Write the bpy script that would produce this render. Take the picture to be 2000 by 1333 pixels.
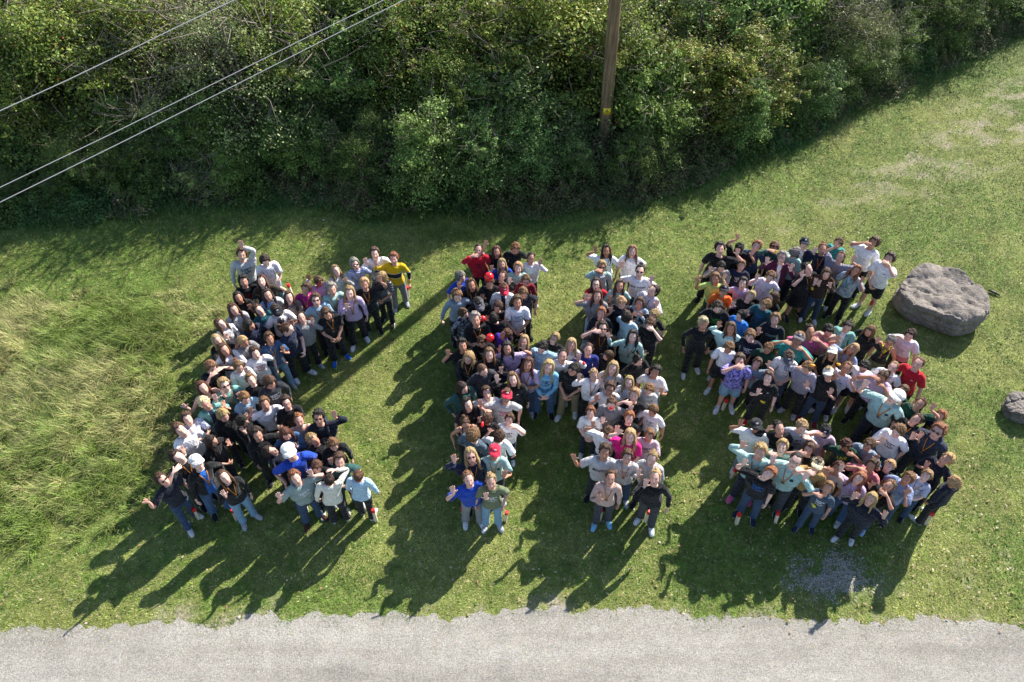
import bpy, bmesh, math, random
import numpy as np
from mathutils import Vector, Matrix
from mathutils.bvhtree import BVHTree

rad = math.radians
scene = bpy.context.scene
for o in list(bpy.data.objects):
    bpy.data.objects.remove(o)
col = scene.collection
rng = np.random.default_rng(7)
random.seed(7)

# ---------------------------------------------------------------- camera, sky, sun, exposure
CAM_H = 12.5
PITCH = 50.0
FPX = 1556.0
cam_data = bpy.data.cameras.new('camera')
cam_data.sensor_width = 36.0
cam_data.lens = 28.0
cam_data.clip_start = 0.1
cam_data.clip_end = 500
cam = bpy.data.objects.new('camera', cam_data)
cam.location = (0, 0, CAM_H)
cam.rotation_euler = (rad(90 - PITCH), 0, 0)
col.objects.link(cam)
scene.camera = cam

SUN_AZ = 51.0       # direction towards the sun, degrees from +X towards +Y
SUN_EL = 35.0
world = bpy.data.worlds.new('World')
scene.world = world
world.use_nodes = True
wn = world.node_tree
wn.nodes.clear()
sky = wn.nodes.new('ShaderNodeTexSky')
sky.sky_type = 'NISHITA'
sky.sun_disc = False
sky.sun_elevation = rad(SUN_EL)
sky.sun_rotation = rad(90 - SUN_AZ)
sky.air_density = 1.0
sky.dust_density = 0.6
bg = wn.nodes.new('ShaderNodeBackground')
bg.inputs['Strength'].default_value = 0.095
wo = wn.nodes.new('ShaderNodeOutputWorld')
wn.links.new(sky.outputs[0], bg.inputs[0])
wn.links.new(bg.outputs[0], wo.inputs[0])

sun_data = bpy.data.lights.new('sun', 'SUN')
sun_data.energy = 4.9
sun_data.angle = rad(0.53)
sun_data.color = (1.0, 0.94, 0.845)
sun = bpy.data.objects.new('sun', sun_data)
sd = Vector((math.cos(rad(SUN_AZ)) * math.cos(rad(SUN_EL)), math.sin(rad(SUN_AZ)) * math.cos(rad(SUN_EL)), math.sin(rad(SUN_EL))))
sun.rotation_euler = (-sd).to_track_quat('-Z', 'Y').to_euler()
sun.location = sd * 60
col.objects.link(sun)

scene.view_settings.view_transform = 'Standard'
scene.view_settings.look = 'None'
scene.view_settings.exposure = 1.22
scene.view_settings.gamma = 1.0
scene.view_settings.use_curve_mapping = False
scene.cycles.max_bounces = 6
scene.cycles.diffuse_bounces = 3
scene.cycles.transparent_max_bounces = 4
scene.cycles.caustics_reflective = False
scene.cycles.caustics_refractive = False

# ---------------------------------------------------------------- helpers
cP, sP = math.cos(rad(PITCH)), math.sin(rad(PITCH))

def at(x, y, z=0.0):
    """point of the place at height z seen at photo pixel x, y (used for surveying positions)"""
    dx = (x - 1000) / FPX
    dy = -(y - 666.5) / FPX
    d = (dx, cP + dy * sP, -sP + dy * cP)
    t = (CAM_H - z) / -d[2]
    return np.array([d[0] * t, d[1] * t, z])

def tag(o, label=None, cat=None, group=None, kind=None):
    if label: o['label'] = label
    if cat: o['category'] = cat
    if group: o['group'] = group
    if kind: o['kind'] = kind
    return o

def mesh_from(name, verts, faces, mats=(), smooth=True, attrs=None, mat_idx=None):
    me = bpy.data.meshes.new(name)
    verts = np.asarray(verts, dtype=np.float32)
    if isinstance(faces, np.ndarray):
        k = faces.shape[1]
        me.vertices.add(len(verts))
        me.vertices.foreach_set('co', verts.ravel())
        me.loops.add(faces.size)
        me.loops.foreach_set('vertex_index', faces.ravel().astype(np.int32))
        me.polygons.add(len(faces))
        me.polygons.foreach_set('loop_start', np.arange(0, faces.size, k, dtype=np.int32))
        me.update(calc_edges=True)
    else:
        me.from_pydata([tuple(map(float, v)) for v in verts], [], [tuple(map(int, f)) for f in faces])
    for m in mats:
        me.materials.append(m)
    if mat_idx is not None:
        me.polygons.foreach_set('material_index', np.asarray(mat_idx, dtype=np.int32))
    if smooth:
        me.polygons.foreach_set('use_smooth', np.ones(len(me.polygons), dtype=bool))
    if attrs:
        for k, (typ, data) in attrs.items():
            a = me.attributes.new(k, typ, 'POINT')
            a.data.foreach_set('vector' if typ == 'FLOAT_VECTOR' else 'value', np.asarray(data, dtype=np.float32).ravel())
    return me

def link(name, me, parent=None, loc=(0, 0, 0), rz=0.0, color=None):
    o = bpy.data.objects.new(name, me)
    col.objects.link(o)
    o.location = loc
    if rz: o.rotation_euler = (0, 0, rz)
    if parent is not None: o.parent = parent
    if color is not None: o.color = color
    return o

def srgb(h):
    """#rrggbb display colour to linear"""
    v = [int(h[i:i + 2], 16) / 255 for i in (0, 2, 4)]
    return tuple((c / 12.92 if c <= 0.04045 else ((c + 0.055) / 1.055) ** 2.4) for c in v)

def new_mat(name, rough=0.85, spec=0.3):
    m = bpy.data.materials.new(name)
    m.use_nodes = True
    nt = m.node_tree
    b = nt.nodes['Principled BSDF']
    b.inputs['Roughness'].default_value = rough
    b.inputs['Specular IOR Level'].default_value = spec
    return m, nt, b

def node(nt, typ, **kw):
    n = nt.nodes.new(typ)
    for k, v in kw.items():
        setattr(n, k, v)
    return n

def noise(nt, vec, scale, detail=4, rough=0.55):
    n = nt.nodes.new('ShaderNodeTexNoise')
    n.inputs['Scale'].default_value = scale
    n.inputs['Detail'].default_value = detail
    n.inputs['Roughness'].default_value = rough
    if vec is not None: nt.links.new(vec, n.inputs['Vector'])
    return n.outputs['Fac']

def ramp(nt, fac, stops):
    r = nt.nodes.new('ShaderNodeValToRGB')
    e = r.color_ramp.elements
    while len(e) < len(stops): e.new(0.5)
    for i, (p, c) in enumerate(stops):
        e[i].position = p
        e[i].color = (c[0], c[1], c[2], 1) if len(c) == 3 else c
    nt.links.new(fac, r.inputs[0])
    return r.outputs[0]

def mix(nt, fac, a, b, mode='MIX'):
    m = nt.nodes.new('ShaderNodeMix')
    m.data_type = 'RGBA'
    m.blend_type = mode
    for s, v in ((m.inputs[0], fac), (m.inputs[6], a), (m.inputs[7], b)):
        if isinstance(v, (int, float)): s.default_value = v
        elif isinstance(v, tuple): s.default_value = v if len(v) == 4 else v + (1,)
        else: nt.links.new(v, s)
    return m.outputs[2]

def math_(nt, op, a, b=None, clamp=False):
    m = nt.nodes.new('ShaderNodeMath')
    m.operation = op
    m.use_clamp = clamp
    for s, v in ((m.inputs[0], a), (m.inputs[1], b)):
        if v is None: continue
        if isinstance(v, (int, float)): s.default_value = v
        else: nt.links.new(v, s)
    return m.outputs[0]

def bump(nt, b, height, strength=0.4, dist=0.02):
    n = nt.nodes.new('ShaderNodeBump')
    n.inputs['Strength'].default_value = strength
    n.inputs['Distance'].default_value = dist
    nt.links.new(height, n.inputs['Height'])
    nt.links.new(n.outputs[0], b.inputs['Normal'])

def tube(path, radii, n=8, cap=True, squash=None):
    """swept closed tube; returns verts, faces"""
    path = [np.array(p, float) for p in path]
    V, F = [], []
    up0 = np.array([0, 1, 0.]) 
    for i, p in enumerate(path):
        t = path[min(i + 1, len(path) - 1)] - path[max(i - 1, 0)]
        t = t / (np.linalg.norm(t) + 1e-9)
        u = up0 - t * np.dot(up0, t)
        if np.linalg.norm(u) < 0.1: 
            u = np.array([1., 0, 0]) - t * t[0]
        u /= np.linalg.norm(u)
        w = np.cross(t, u)
        r = radii[i] if hasattr(radii, '__len__') else radii
        ru, rw = (r if hasattr(r, '__len__') else (r, r))
        for k in range(n):
            a = 2 * math.pi * k / n
            V.append(p + u * ru * math.cos(a) + w * rw * math.sin(a))
    for i in range(len(path) - 1):
        for k in range(n):
            a, b = i * n + k, i * n + (k + 1) % n
            F.append((a, b, b + n, a + n))
    if cap:
        F.append(tuple(range(n))[::-1])
        m = (len(path) - 1) * n
        F.append(tuple(range(m, m + n)))
    return V, F

class MB:
    """collects shapes into one mesh"""
    def __init__(self): self.v, self.f, self.m = [], [], []
    def add(self, vf, mi=0):
        o = len(self.v)
        self.v += [tuple(p) for p in vf[0]]
        self.f += [tuple(i + o for i in f) for f in vf[1]]
        self.m += [mi] * len(vf[1])
        return self
    def me(self, name, mats=(), smooth=True):
        return mesh_from(name, np.array(self.v), self.f, mats, smooth, mat_idx=self.m)

def ell(c, r, nu=16, nv=10, fn=None):
    V, F = [], []
    for j in range(nv + 1):
        ph = math.pi * j / nv
        for i in range(nu):
            th = 2 * math.pi * i / nu
            d = np.array([math.sin(ph) * math.cos(th), math.sin(ph) * math.sin(th), math.cos(ph)])
            s = fn(d) if fn else 1.0
            V.append(np.array(c) + d * np.array(r) * s)
    for j in range(nv):
        for i in range(nu):
            a, b = j * nu + i, j * nu + (i + 1) % nu
            F.append((a, a + nu, b + nu, b))
    return V, F

# ---------------------------------------------------------------- ground, gravel road, lawn
_lat = np.random.default_rng(11).random((4, 256, 256))
def vnoise(x, y, s, k=0):
    x = np.asarray(x) * s + 57.3 * (k + 1); y = np.asarray(y) * s + 31.7 * (k + 1)
    xi = np.floor(x).astype(int); yi = np.floor(y).astype(int); fx = x - xi; fy = y - yi
    fx = fx * fx * (3 - 2 * fx); fy = fy * fy * (3 - 2 * fy); L = _lat[k % 4]
    g = lambda a, b: L[a % 256, b % 256]
    return (g(xi, yi) * (1 - fx) + g(xi + 1, yi) * fx) * (1 - fy) + (g(xi, yi + 1) * (1 - fx) + g(xi + 1, yi + 1) * fx) * fy
def fbm(x, y, s, k=0, o=3):
    t = 0; a = 1; n = 0
    for i in range(o): t = t + a * vnoise(x, y, s * 2 ** i, k + i); n += a; a *= .55
    return t / n

def line_px(pts): return np.array([at(x, y)[:2] for x, y in pts])
ROAD_EDGE = line_px([(-500, 1232), (0, 1222), (150, 1225), (300, 1215), (420, 1222), (500, 1205), (640, 1205), (740, 1195), (880, 1205), (1000, 1196), (1150, 1190), (1280, 1190), (1400, 1207), (1500, 1202), (1600, 1216), (1700, 1216), (1790, 1206), (1900, 1217), (2000, 1224), (2500, 1232)])
def road_y(x): return np.interp(x, ROAD_EDGE[:, 0], ROAD_EDGE[:, 1]) + (fbm(x, x * 0 + 3, 3.5, 1) - .5) * .22 + (vnoise(x, x * 0, 14, 2) - .5) * .10
WOOD_PX = [(-700, 520), (-300, 470), (-100, 445), (0, 432), (130, 425), (300, 405), (420, 388), (560, 388), (700, 397), (850, 402), (1000, 407), (1120, 397), (1250, 385), (1330, 352), (1400, 322), (1480, 300), (1560, 262), (1650, 208), (1750, 175), (1850, 112), (1950, 72), (2000, 45), (2120, -35), (2400, -140)]
WOOD = line_px(WOOD_PX)
def wood_y(x): return np.interp(x, WOOD[:, 0], WOOD[:, 1])
DIRT = line_px([(2300, 90), (2000, 215), (1880, 285), (1760, 345), (1640, 400), (1500, 440), (1380, 480), (1250, 560)])
def dist_line(x, y, L):
    d = np.full(np.shape(x), 99.)
    for i in range(len(L) - 1):
        a, b = L[i], L[i + 1]; ab = b - a
        t = np.clip(((x - a[0]) * ab[0] + (y - a[1]) * ab[1]) / (ab @ ab), 0, 1)
        d = np.minimum(d, np.hypot(x - a[0] - t * ab[0], y - a[1] - t * ab[1]))
    return d
PATCH = at(1622, 1128)[:2]
TALL = line_px([(-400, 600), (0, 588), (120, 578), (200, 590), (330, 590), (425, 600), (410, 640), (395, 680), (350, 740), (335, 800), (330, 860), (290, 930), (250, 985), (200, 1010), (110, 1040), (0, 1052), (-400, 1060)])
def inside(x, y, poly):
    c = np.zeros(np.shape(x), bool); n = len(poly); j = n - 1
    for i in range(n):
        xi, yi = poly[i]; xj, yj = poly[j]
        c ^= ((yi > y) != (yj > y)) & (x < (xj - xi) * (y - yi) / (yj - yi + 1e-12) + xi); j = i
    return c
def dirt(x, y):
    d = dist_line(x, y, DIRT)
    far = np.clip((x - 4) / 9, 0, 1)
    v = np.clip(1.2 - d / (1.0 + 1.0 * far), 0, 1) * (.28 + .44 * far)
    v = v * np.clip((fbm(x * .6 + y * .5, y * 1.6 - x * .6, 2.4, 0, 5) - .31) * 3.6, 0, 1.15)
    v2 = np.clip((fbm(x, y, 1.3, 2, 5) - .58) * 3.5, 0, 1) * .42
    edge = np.clip(1 - (y - road_y(x)) / .55, 0, 1) * np.clip((fbm(x, y, 2.2, 3) - .34) * 3, 0, 1) * .8
    rr = np.clip((x - 3.5) / 3, 0, 1) * np.clip((8 - y) / 3, 0, 1) * np.clip((fbm(x, y, 2.6, 1, 5) - .44) * 4, 0, 1) * .5
    return np.clip(np.maximum.reduce([v, v2, edge, rr]), 0, 1)
def patch(x, y):
    dx, dy = (x - PATCH[0]) / .74, (y - PATCH[1]) / .40
    a = np.clip(1.25 - np.hypot(dx, dy) + (fbm(x, y, 3.2, 1) - .5) * 1.3, 0, 1) * np.clip((fbm(x, y, 4.5, 2) - .32) * 5, 0, 1)
    return np.clip(a * 1.0, 0, .75)

gx = np.concatenate([[-200, -90, -50, -32], np.arange(-24, 26.01, .16), [34, 50, 90, 200]])
gy = np.concatenate([[-120, -50, -20, -8], np.arange(0, 34.01, .16), [40, 60, 100, 250]])
X, Y = np.meshgrid(gx, gy)
nx_, ny_ = len(gx), len(gy)
GV = np.stack([X.ravel(), Y.ravel(), np.zeros(X.size)], 1)
idx = np.arange(nx_ * ny_).reshape(ny_, nx_)
GF = np.stack([idx[:-1, :-1].ravel(), idx[:-1, 1:].ravel(), idx[1:, 1:].ravel(), idx[1:, :-1].ravel()], 1)
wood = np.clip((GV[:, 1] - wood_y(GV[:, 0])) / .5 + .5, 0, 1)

m, nt, b = new_mat('lawn_soil', .95, .1)
tc = node(nt, 'ShaderNodeTexCoord').outputs['Object']
a1 = node(nt, 'ShaderNodeAttribute', attribute_name='dirt').outputs['Fac']
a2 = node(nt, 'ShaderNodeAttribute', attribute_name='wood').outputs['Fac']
a3 = node(nt, 'ShaderNodeAttribute', attribute_name='patch').outputs['Fac']
c = ramp(nt, noise(nt, tc, 9, 6, .7), [(.30, (.085, .11, .03)), (.46, (.16, .20, .055)), (.60, (.24, .26, .09)), (.75, (.34, .31, .16))])
c = mix(nt, ramp(nt, noise(nt, tc, .9, 3), [(.35, (0, 0, 0)), (.65, (1, 1, 1))]), c, mix(nt, .5, c, (.12, .115, .04)))
soil = ramp(nt, noise(nt, tc, 16, 5, .7), [(.3, (.12, .095, .06)), (.5, (.27, .235, .17)), (.7, (.42, .38, .31))])
dn = math_(nt, 'MULTIPLY', a1, math_(nt, 'ADD', .35, noise(nt, tc, 5, 4)), True)
c = mix(nt, ramp(nt, dn, [(.25, (0, 0, 0)), (.70, (1, 1, 1))]), c, soil)
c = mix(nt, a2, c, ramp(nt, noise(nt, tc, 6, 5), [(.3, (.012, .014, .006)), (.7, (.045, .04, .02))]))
grv = ramp(nt, noise(nt, tc, 42, 3, .7), [(.3, (.12, .11, .09)), (.5, (.25, .24, .215)), (.7, (.42, .40, .37))])
c = mix(nt, a3, c, grv)
nt.links.new(c, b.inputs['Base Color'])
bump(nt, b, noise(nt, tc, 30, 4, .7), .8, .03)
M_SOIL = m
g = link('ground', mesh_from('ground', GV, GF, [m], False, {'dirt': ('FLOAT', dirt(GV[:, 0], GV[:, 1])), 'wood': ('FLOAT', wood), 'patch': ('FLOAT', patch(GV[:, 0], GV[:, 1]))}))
tag(g, 'mown green meadow between the hedge and the gravel road', kind='structure')

m, nt, b = new_mat('gravel', .95, .15)
tc = node(nt, 'ShaderNodeTexCoord').outputs['Object']
c = ramp(nt, noise(nt, tc, 46, 4, .75), [(.30, (.16, .153, .145)), (.45, (.295, .287, .273)), (.58, (.385, .374, .354)), (.72, (.56, .545, .52))])
mp = node(nt, 'ShaderNodeMapping'); mp.inputs['Scale'].default_value = (.16, 1.5, 1); nt.links.new(tc, mp.inputs[0])
c = mix(nt, 1.0, c, ramp(nt, noise(nt, mp.outputs[0], 1.0, 5, .6), [(.3, (.74, .72, .69)), (.5, (1.0, .98, .95)), (.7, (1.16, 1.15, 1.12))]), 'MULTIPLY')
c = mix(nt, .8, c, ramp(nt, noise(nt, tc, 2.2, 6, .7), [(.3, (.78, .76, .73)), (.7, (1.12, 1.1, 1.07))]), 'MULTIPLY')
vo = node(nt, 'ShaderNodeTexVoronoi'); vo.inputs['Scale'].default_value = 13; nt.links.new(tc, vo.inputs['Vector'])
c = mix(nt, ramp(nt, vo.outputs['Distance'], [(.06, (1, 1, 1)), (.12, (0, 0, 0))]), c, mix(nt, .6, c, vo.outputs['Color']))
c = mix(nt, ramp(nt, noise(nt, tc, 3.1, 5, .7), [(.60, (0, 0, 0)), (.70, (.5, .5, .5))]), c, (.27, .23, .17))
nt.links.new(c, b.inputs['Base Color'])
bump(nt, b, noise(nt, tc, 60, 4, .8), .9, .02)
xs = np.arange(-40, 40, .05)
ye = road_y(xs)
RV = np.concatenate([np.stack([xs, ye, np.full(len(xs), .006)], 1), np.stack([xs, ye - .5, np.full(len(xs), .010)], 1), np.stack([xs, np.full(len(xs), -14.), np.full(len(xs), .010)], 1)])
n_ = len(xs); k_ = np.arange(n_ - 1)
RF = np.concatenate([np.stack([k_ + n_, k_ + n_ + 1, k_ + 1, k_], 1), np.stack([k_ + 2 * n_, k_ + 2 * n_ + 1, k_ + n_ + 1, k_ + n_], 1)])
rd_ = link('gravel_road', mesh_from('gravel_road', RV, RF, [m], False))
tag(rd_, 'pale grey gravel road along the lawn', kind='structure')
M_GRAVEL = m

def stones(name, pts, size, mat, label, cat, seed=1):
    r = np.random.default_rng(seed)
    n = len(pts)
    base = np.array([[1, 0, 0], [0, 1, 0], [-1, 0, 0], [0, -1, 0], [0, 0, 1], [.6, .6, .6], [-.6, .5, .6]])[:5]
    tri = np.array([[0, 1, 4], [1, 2, 4], [2, 3, 4], [3, 0, 4]])
    s = r.uniform(size[0], size[1], n)[:, None, None] * r.uniform(.6, 1.25, (n, 1, 3)) * [1, 1, .7]
    a = r.uniform(0, 6.28, n); ca, sa = np.cos(a), np.sin(a)
    B = base[None] * r.uniform(.75, 1.25, (n, 5, 1)) * s
    V = np.stack([B[..., 0] * ca[:, None] - B[..., 1] * sa[:, None], B[..., 0] * sa[:, None] + B[..., 1] * ca[:, None], B[..., 2]], -1)
    V[..., 0] += pts[:, 0, None]; V[..., 1] += pts[:, 1, None]; V[..., 2] += .008
    F = (tri[None] + np.arange(n)[:, None, None] * 5).reshape(-1, 3)
    tint = np.repeat(r.uniform(.5, 1.35, n), 5)
    o = link(name, mesh_from(name, V.reshape(-1, 3), F, [mat], False, {'tint': ('FLOAT', tint)}))
    return tag(o, label, cat, kind='stuff')
m, nt, b = new_mat('pebble', .9, .2)
t_ = node(nt, 'ShaderNodeAttribute', attribute_name='tint').outputs['Fac']
nt.links.new(mix(nt, 1.0, (.36, .335, .285), t_, 'MULTIPLY'), b.inputs['Base Color'])
M_PEB = m
r = np.random.default_rng(5)
px = r.uniform(-9, 9, 26000); py = r.uniform(2.9, 5.0, 26000); k = py < road_y(px) + .04
stones('gravel_stones', np.stack([px[k], py[k]], 1), (.004, .012), M_PEB, 'loose grey stones scattered over the gravel road', 'gravel', 1)
px = PATCH[0] + r.normal(0, .55, 16000); py = PATCH[1] + r.normal(0, .34, 16000); k = r.random(16000) < patch(px, py) * .65
stones('gravel_patch', np.stack([px[k], py[k]], 1), (.008, .018), M_PEB, 'patch of pale gravel showing through the lawn beside the road', 'gravel', 2)
px = r.uniform(-8, 20, 9000); py = r.uniform(4.6, 22, 9000); k = (r.random(9000) < dirt(px, py) ** 2 * .22 + .0015) & (py < wood_y(px))
stones('lawn_stones', np.stack([px[k], py[k]], 1), (.012, .04), M_PEB, 'small pale stones lying in the worn lawn', 'stones', 3)

# blades -----------------------------------------------------------
def leaf_mat(name, trans=.25, rough=.6, spec=.25):
    m = bpy.data.materials.new(name); m.use_nodes = True; nt = m.node_tree
    b = nt.nodes['Principled BSDF']; b.inputs['Roughness'].default_value = rough; b.inputs['Specular IOR Level'].default_value = spec
    a = node(nt, 'ShaderNodeAttribute', attribute_name='tint').outputs['Vector']
    oi = node(nt, 'ShaderNodeObjectInfo').outputs['Color']
    c = mix(nt, 1.0, a, oi, 'MULTIPLY')
    nt.links.new(c, b.inputs['Base Color'])
    tr = node(nt, 'ShaderNodeBsdfTranslucent'); nt.links.new(c, tr.inputs[0])
    ms = node(nt, 'ShaderNodeMixShader'); ms.inputs[0].default_value = trans
    nt.links.new(b.outputs[0], ms.inputs[1]); nt.links.new(tr.outputs[0], ms.inputs[2])
    nt.links.new(ms.outputs[0], nt.nodes['Material Output'].inputs[0])
    return m
M_BLADE = leaf_mat('grass_blade', .22)
M_LEAF = leaf_mat('leaf', .36, .5, .28)

def blades(name, pts, ln, wd, lean, colr, segs=1, curve=.6, dirn=None, seed=1, mat=None):
    """many grass blades as one mesh; ln, lean per-blade arrays; colr (n,3)"""
    r = np.random.default_rng(seed)
    n = len(pts)
    a = r.uniform(0, 2 * np.pi, n) if dirn is None else dirn
    D = np.stack([np.cos(a), np.sin(a)], 1)
    S = np.stack([-D[:, 1], D[:, 0]], 1)
    rowsV = []
    for k in range(segs + 1):
        t = k / segs
        h = ln * t * np.cos(lean * (1 if segs == 1 else (.35 + curve * t)))
        o = ln * t * np.sin(lean * (1 if segs == 1 else (.35 + curve * t)))
        c = np.stack([pts[:, 0] + D[:, 0] * o, pts[:, 1] + D[:, 1] * o, h], 1)
        w = wd * (1 - t ** 1.6) * .5
        if k < segs:
            rowsV.append(c + np.concatenate([S * w[:, None], np.zeros((n, 1))], 1)); rowsV.append(c - np.concatenate([S * w[:, None], np.zeros((n, 1))], 1))
        else: rowsV.append(c)
    V = np.stack(rowsV, 1); m_ = V.shape[1]
    off = (np.arange(n) * m_)[:, None]
    tri = []
    for k in range(segs - 1):
        tri += [[2 * k, 2 * k + 1, 2 * k + 3], [2 * k, 2 * k + 3, 2 * k + 2]]
    tri.append([2 * segs - 2, 2 * segs - 1, 2 * segs])
    F = (np.array(tri)[None] + off[:, :, None]).reshape(-1, 3)
    tint = np.repeat(colr, m_, axis=0)
    o = link(name, mesh_from(name, V.reshape(-1, 3), F, [mat or M_BLADE], False, {'tint': ('FLOAT_VECTOR', tint)}), color=(1, 1, 1, 1))
    return o

r = np.random.default_rng(21)
NL = 1900000
px = r.uniform(-13.5, 15.5, NL); py = r.uniform(3.9, 24, NL)
vis = np.abs(px) < (py * .64 + 5.4)
keep = vis & (py > road_y(px) - .30 * r.random(NL) ** 4) & (py < wood_y(px) + 1.0)
px, py = px[keep], py[keep]
dd = dirt(px, py)
keep = r.random(len(px)) > np.clip(dd * 1.05 * (.4 + 1.2 * vnoise(px, py, 8, 0)), 0, .9)
keep &= r.random(len(px)) > patch(px, py) * .93
px, py = px[keep], py[keep]
n = len(px)
t1 = fbm(px, py, .55, 0); t2 = fbm(px, py, 2.6, 1); t3 = vnoise(px, py, 9, 2)
lush = np.clip((t1 - .46) * 3.2 + (t2 - .5) * 1.6 + (t3 - .5) * .9 + .5 + np.clip((py - wood_y(px) + 2.2) / 2.2, 0, 1) * .5, 0, 1)
gcol = np.array([.125, .215, .032]); ycol = np.array([.270, .305, .068]); scol = np.array([.50, .44, .23])
q = r.random(n)
cr = gcol + (ycol - gcol) * (1 - lush)[:, None] * .9
tuft = (.70 + .60 * vnoise(px, py, 7, 3)) * (.70 + .60 * vnoise(px, py, 19, 1)) * (.84 + .32 * fbm(px, py, .5, 2))
cr = np.where((q < .13 * (1.3 - lush))[:, None], scol, cr) * (r.uniform(.6, 1.4, n) * tuft)[:, None]
o = blades('lawn_grass', np.stack([px, py], 1), r.uniform(.028, .052, n) * (1 + .35 * lush), r.uniform(.007, .013, n), r.uniform(.75, 1.5, n), cr, 1, seed=3)
tag(o, 'short mown grass of the meadow with dry yellowish patches', 'grass', kind='stuff')

# broad dark weeds and clover in the lawn
n = 42000
px = r.uniform(-13, 15, n); py = r.uniform(4.6, 23, n)
k = (fbm(px, py, 1.3, 3) > .50) & (py > road_y(px) + .1) & (py < wood_y(px) + .6) & (r.random(n) > dirt(px, py))
px, py = px[k], py[k]; n = len(px)
cr = np.array([.115, .20, .050]) * r.uniform(.7, 1.3, n)[:, None]
o = blades('clover', np.stack([px, py], 1), r.uniform(.03, .06, n), r.uniform(.02, .034, n), r.uniform(.7, 1.5, n), cr, 2, seed=4)
tag(o, 'clover and broad-leaved weeds growing in the lawn', 'weeds', kind='stuff')

# tall rough grass on the left
nt_ = 2300
tx = r.uniform(-14, -4.2, nt_ * 3); ty = r.uniform(5.2, 13.5, nt_ * 3)
k = inside(tx + r.normal(0, .26, len(tx)), ty + r.normal(0, .26, len(tx)), TALL) & (r.random(len(tx)) < -.1 + 1.7 * fbm(tx, ty, 1.5, 0))
tx, ty = tx[k][:nt_], ty[k][:nt_]
per = 70
P = np.repeat(np.stack([tx, ty], 1), per, 0) + r.normal(0, .05, (len(tx) * per, 2))
wind = fbm(tx, ty, .55, 2) * 7 + r.normal(0, .5, len(tx))
wd_ = np.repeat(wind, per) + r.normal(0, 1.15, len(P))
dryc = np.clip((fbm(tx, ty, .8, 1) - .48) * 5 + r.normal(0, .38, len(tx)) + .28, 0, 1)
dry = np.repeat(dryc, per)
big = np.repeat(.55 + .9 * np.clip((fbm(tx, ty, 1.1, 3) - .3) * 2, 0, 1) * r.uniform(.5, 1.4, len(tx)), per)
tb_ = np.repeat(r.uniform(.4, 1.4, len(tx)), per)
q = r.random(len(P))
cr = np.where((q < dry * .8)[:, None], np.array([.46, .43, .19]), np.array([.19, .28, .055])) * (r.uniform(.5, 1.4, len(P)) * tb_)[:, None]
cr = np.where((r.random(len(P)) < .22)[:, None], np.array([.30, .34, .11]) * r.uniform(.7, 1.3, (len(P), 1)), cr)
o = blades('tall_grass', P, r.uniform(.13, .40, len(P)) * big * np.repeat(.5 + .5 * np.clip(dist_line(tx, ty, TALL[1:-1]) / .7, 0, 1), per), r.uniform(.006, .013, len(P)), r.uniform(.35, 1.35, len(P)), cr, 3, .75, wd_, seed=6)
tag(o, 'tall unmown grass with dry pale stalks left of the people', 'grass', kind='stuff')

# longer lush grass and nettles at the hedge foot
n = 230000
px = r.uniform(-17, 17, n); w_ = wood_y(px); py = w_ + r.normal(.25, .33, n) + (fbm(px, px * 0, .9, 1) - .5) * .8
cr = np.where((fbm(px, py, 1.1, 2) > .5)[:, None], np.array([.085, .175, .045]), np.array([.13, .195, .05])) * r.uniform(.6, 1.5, n)[:, None]
o = blades('hedge_foot_grass', np.stack([px, py], 1), r.uniform(.06, .24, n), r.uniform(.010, .020, n), r.uniform(.4, 1.3, n), cr, 2, .7, seed=8)
tag(o, 'longer bright green grass along the foot of the hedge', 'grass', kind='stuff')

# fallen leaves
n = 2300
px = np.where(r.random(n) < .6, r.normal(6.0, 3.2, n), r.uniform(-12, 14, n)); py = np.where(r.random(n) < .55, r.normal(5.8, 1.2, n), r.uniform(4.4, 18, n))
k = (py > road_y(px) - .5 * (r.random(n) < .1)) & (py < wood_y(px)); px, py = px[k], py[k]; n = len(px)
V = np.zeros((n, 4, 3)); a = r.uniform(0, 6.28, n); L = r.uniform(.014, .034, n); z = r.uniform(.02, .05, n)
for i, (u, v) in enumerate(((1, 0), (0, .55), (-1, 0), (0, -.55))):
    V[:, i, 0] = px + L * (u * np.cos(a) - v * np.sin(a)); V[:, i, 1] = py + L * (u * np.sin(a) + v * np.cos(a)); V[:, i, 2] = z + r.uniform(-.008, .012, n)
cc = np.array([[.36, .30, .19], [.32, .20, .11], [.42, .38, .26], [.26, .24, .10]])[r.integers(0, 4, n)]
o = link('fallen_leaves', mesh_from('fallen_leaves', V.reshape(-1, 3), np.arange(n * 4).reshape(n, 4), [M_BLADE], False, {'tint': ('FLOAT_VECTOR', np.repeat(cc, 4, 0))}), color=(1, 1, 1, 1))
tag(o, 'small dry leaves scattered on the lawn', 'leaves', kind='stuff')

# ---------------------------------------------------------------- the wood edge: every shrub and tree its own thing
m, nt, b = new_mat('bark', .85, .2)
tc = node(nt, 'ShaderNodeTexCoord').outputs['Object']
mp = node(nt, 'ShaderNodeMapping'); mp.inputs['Scale'].default_value = (22, 22, 3); nt.links.new(tc, mp.inputs[0])
nz_ = noise(nt, mp.outputs[0], 1, 4, .65)
nt.links.new(ramp(nt, nz_, [(.3, (.07, .055, .042)), (.55, (.17, .145, .12)), (.75, (.30, .27, .235))]), b.inputs['Base Color'])
bump(nt, b, nz_, .7, .02)
M_BARK = m

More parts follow.
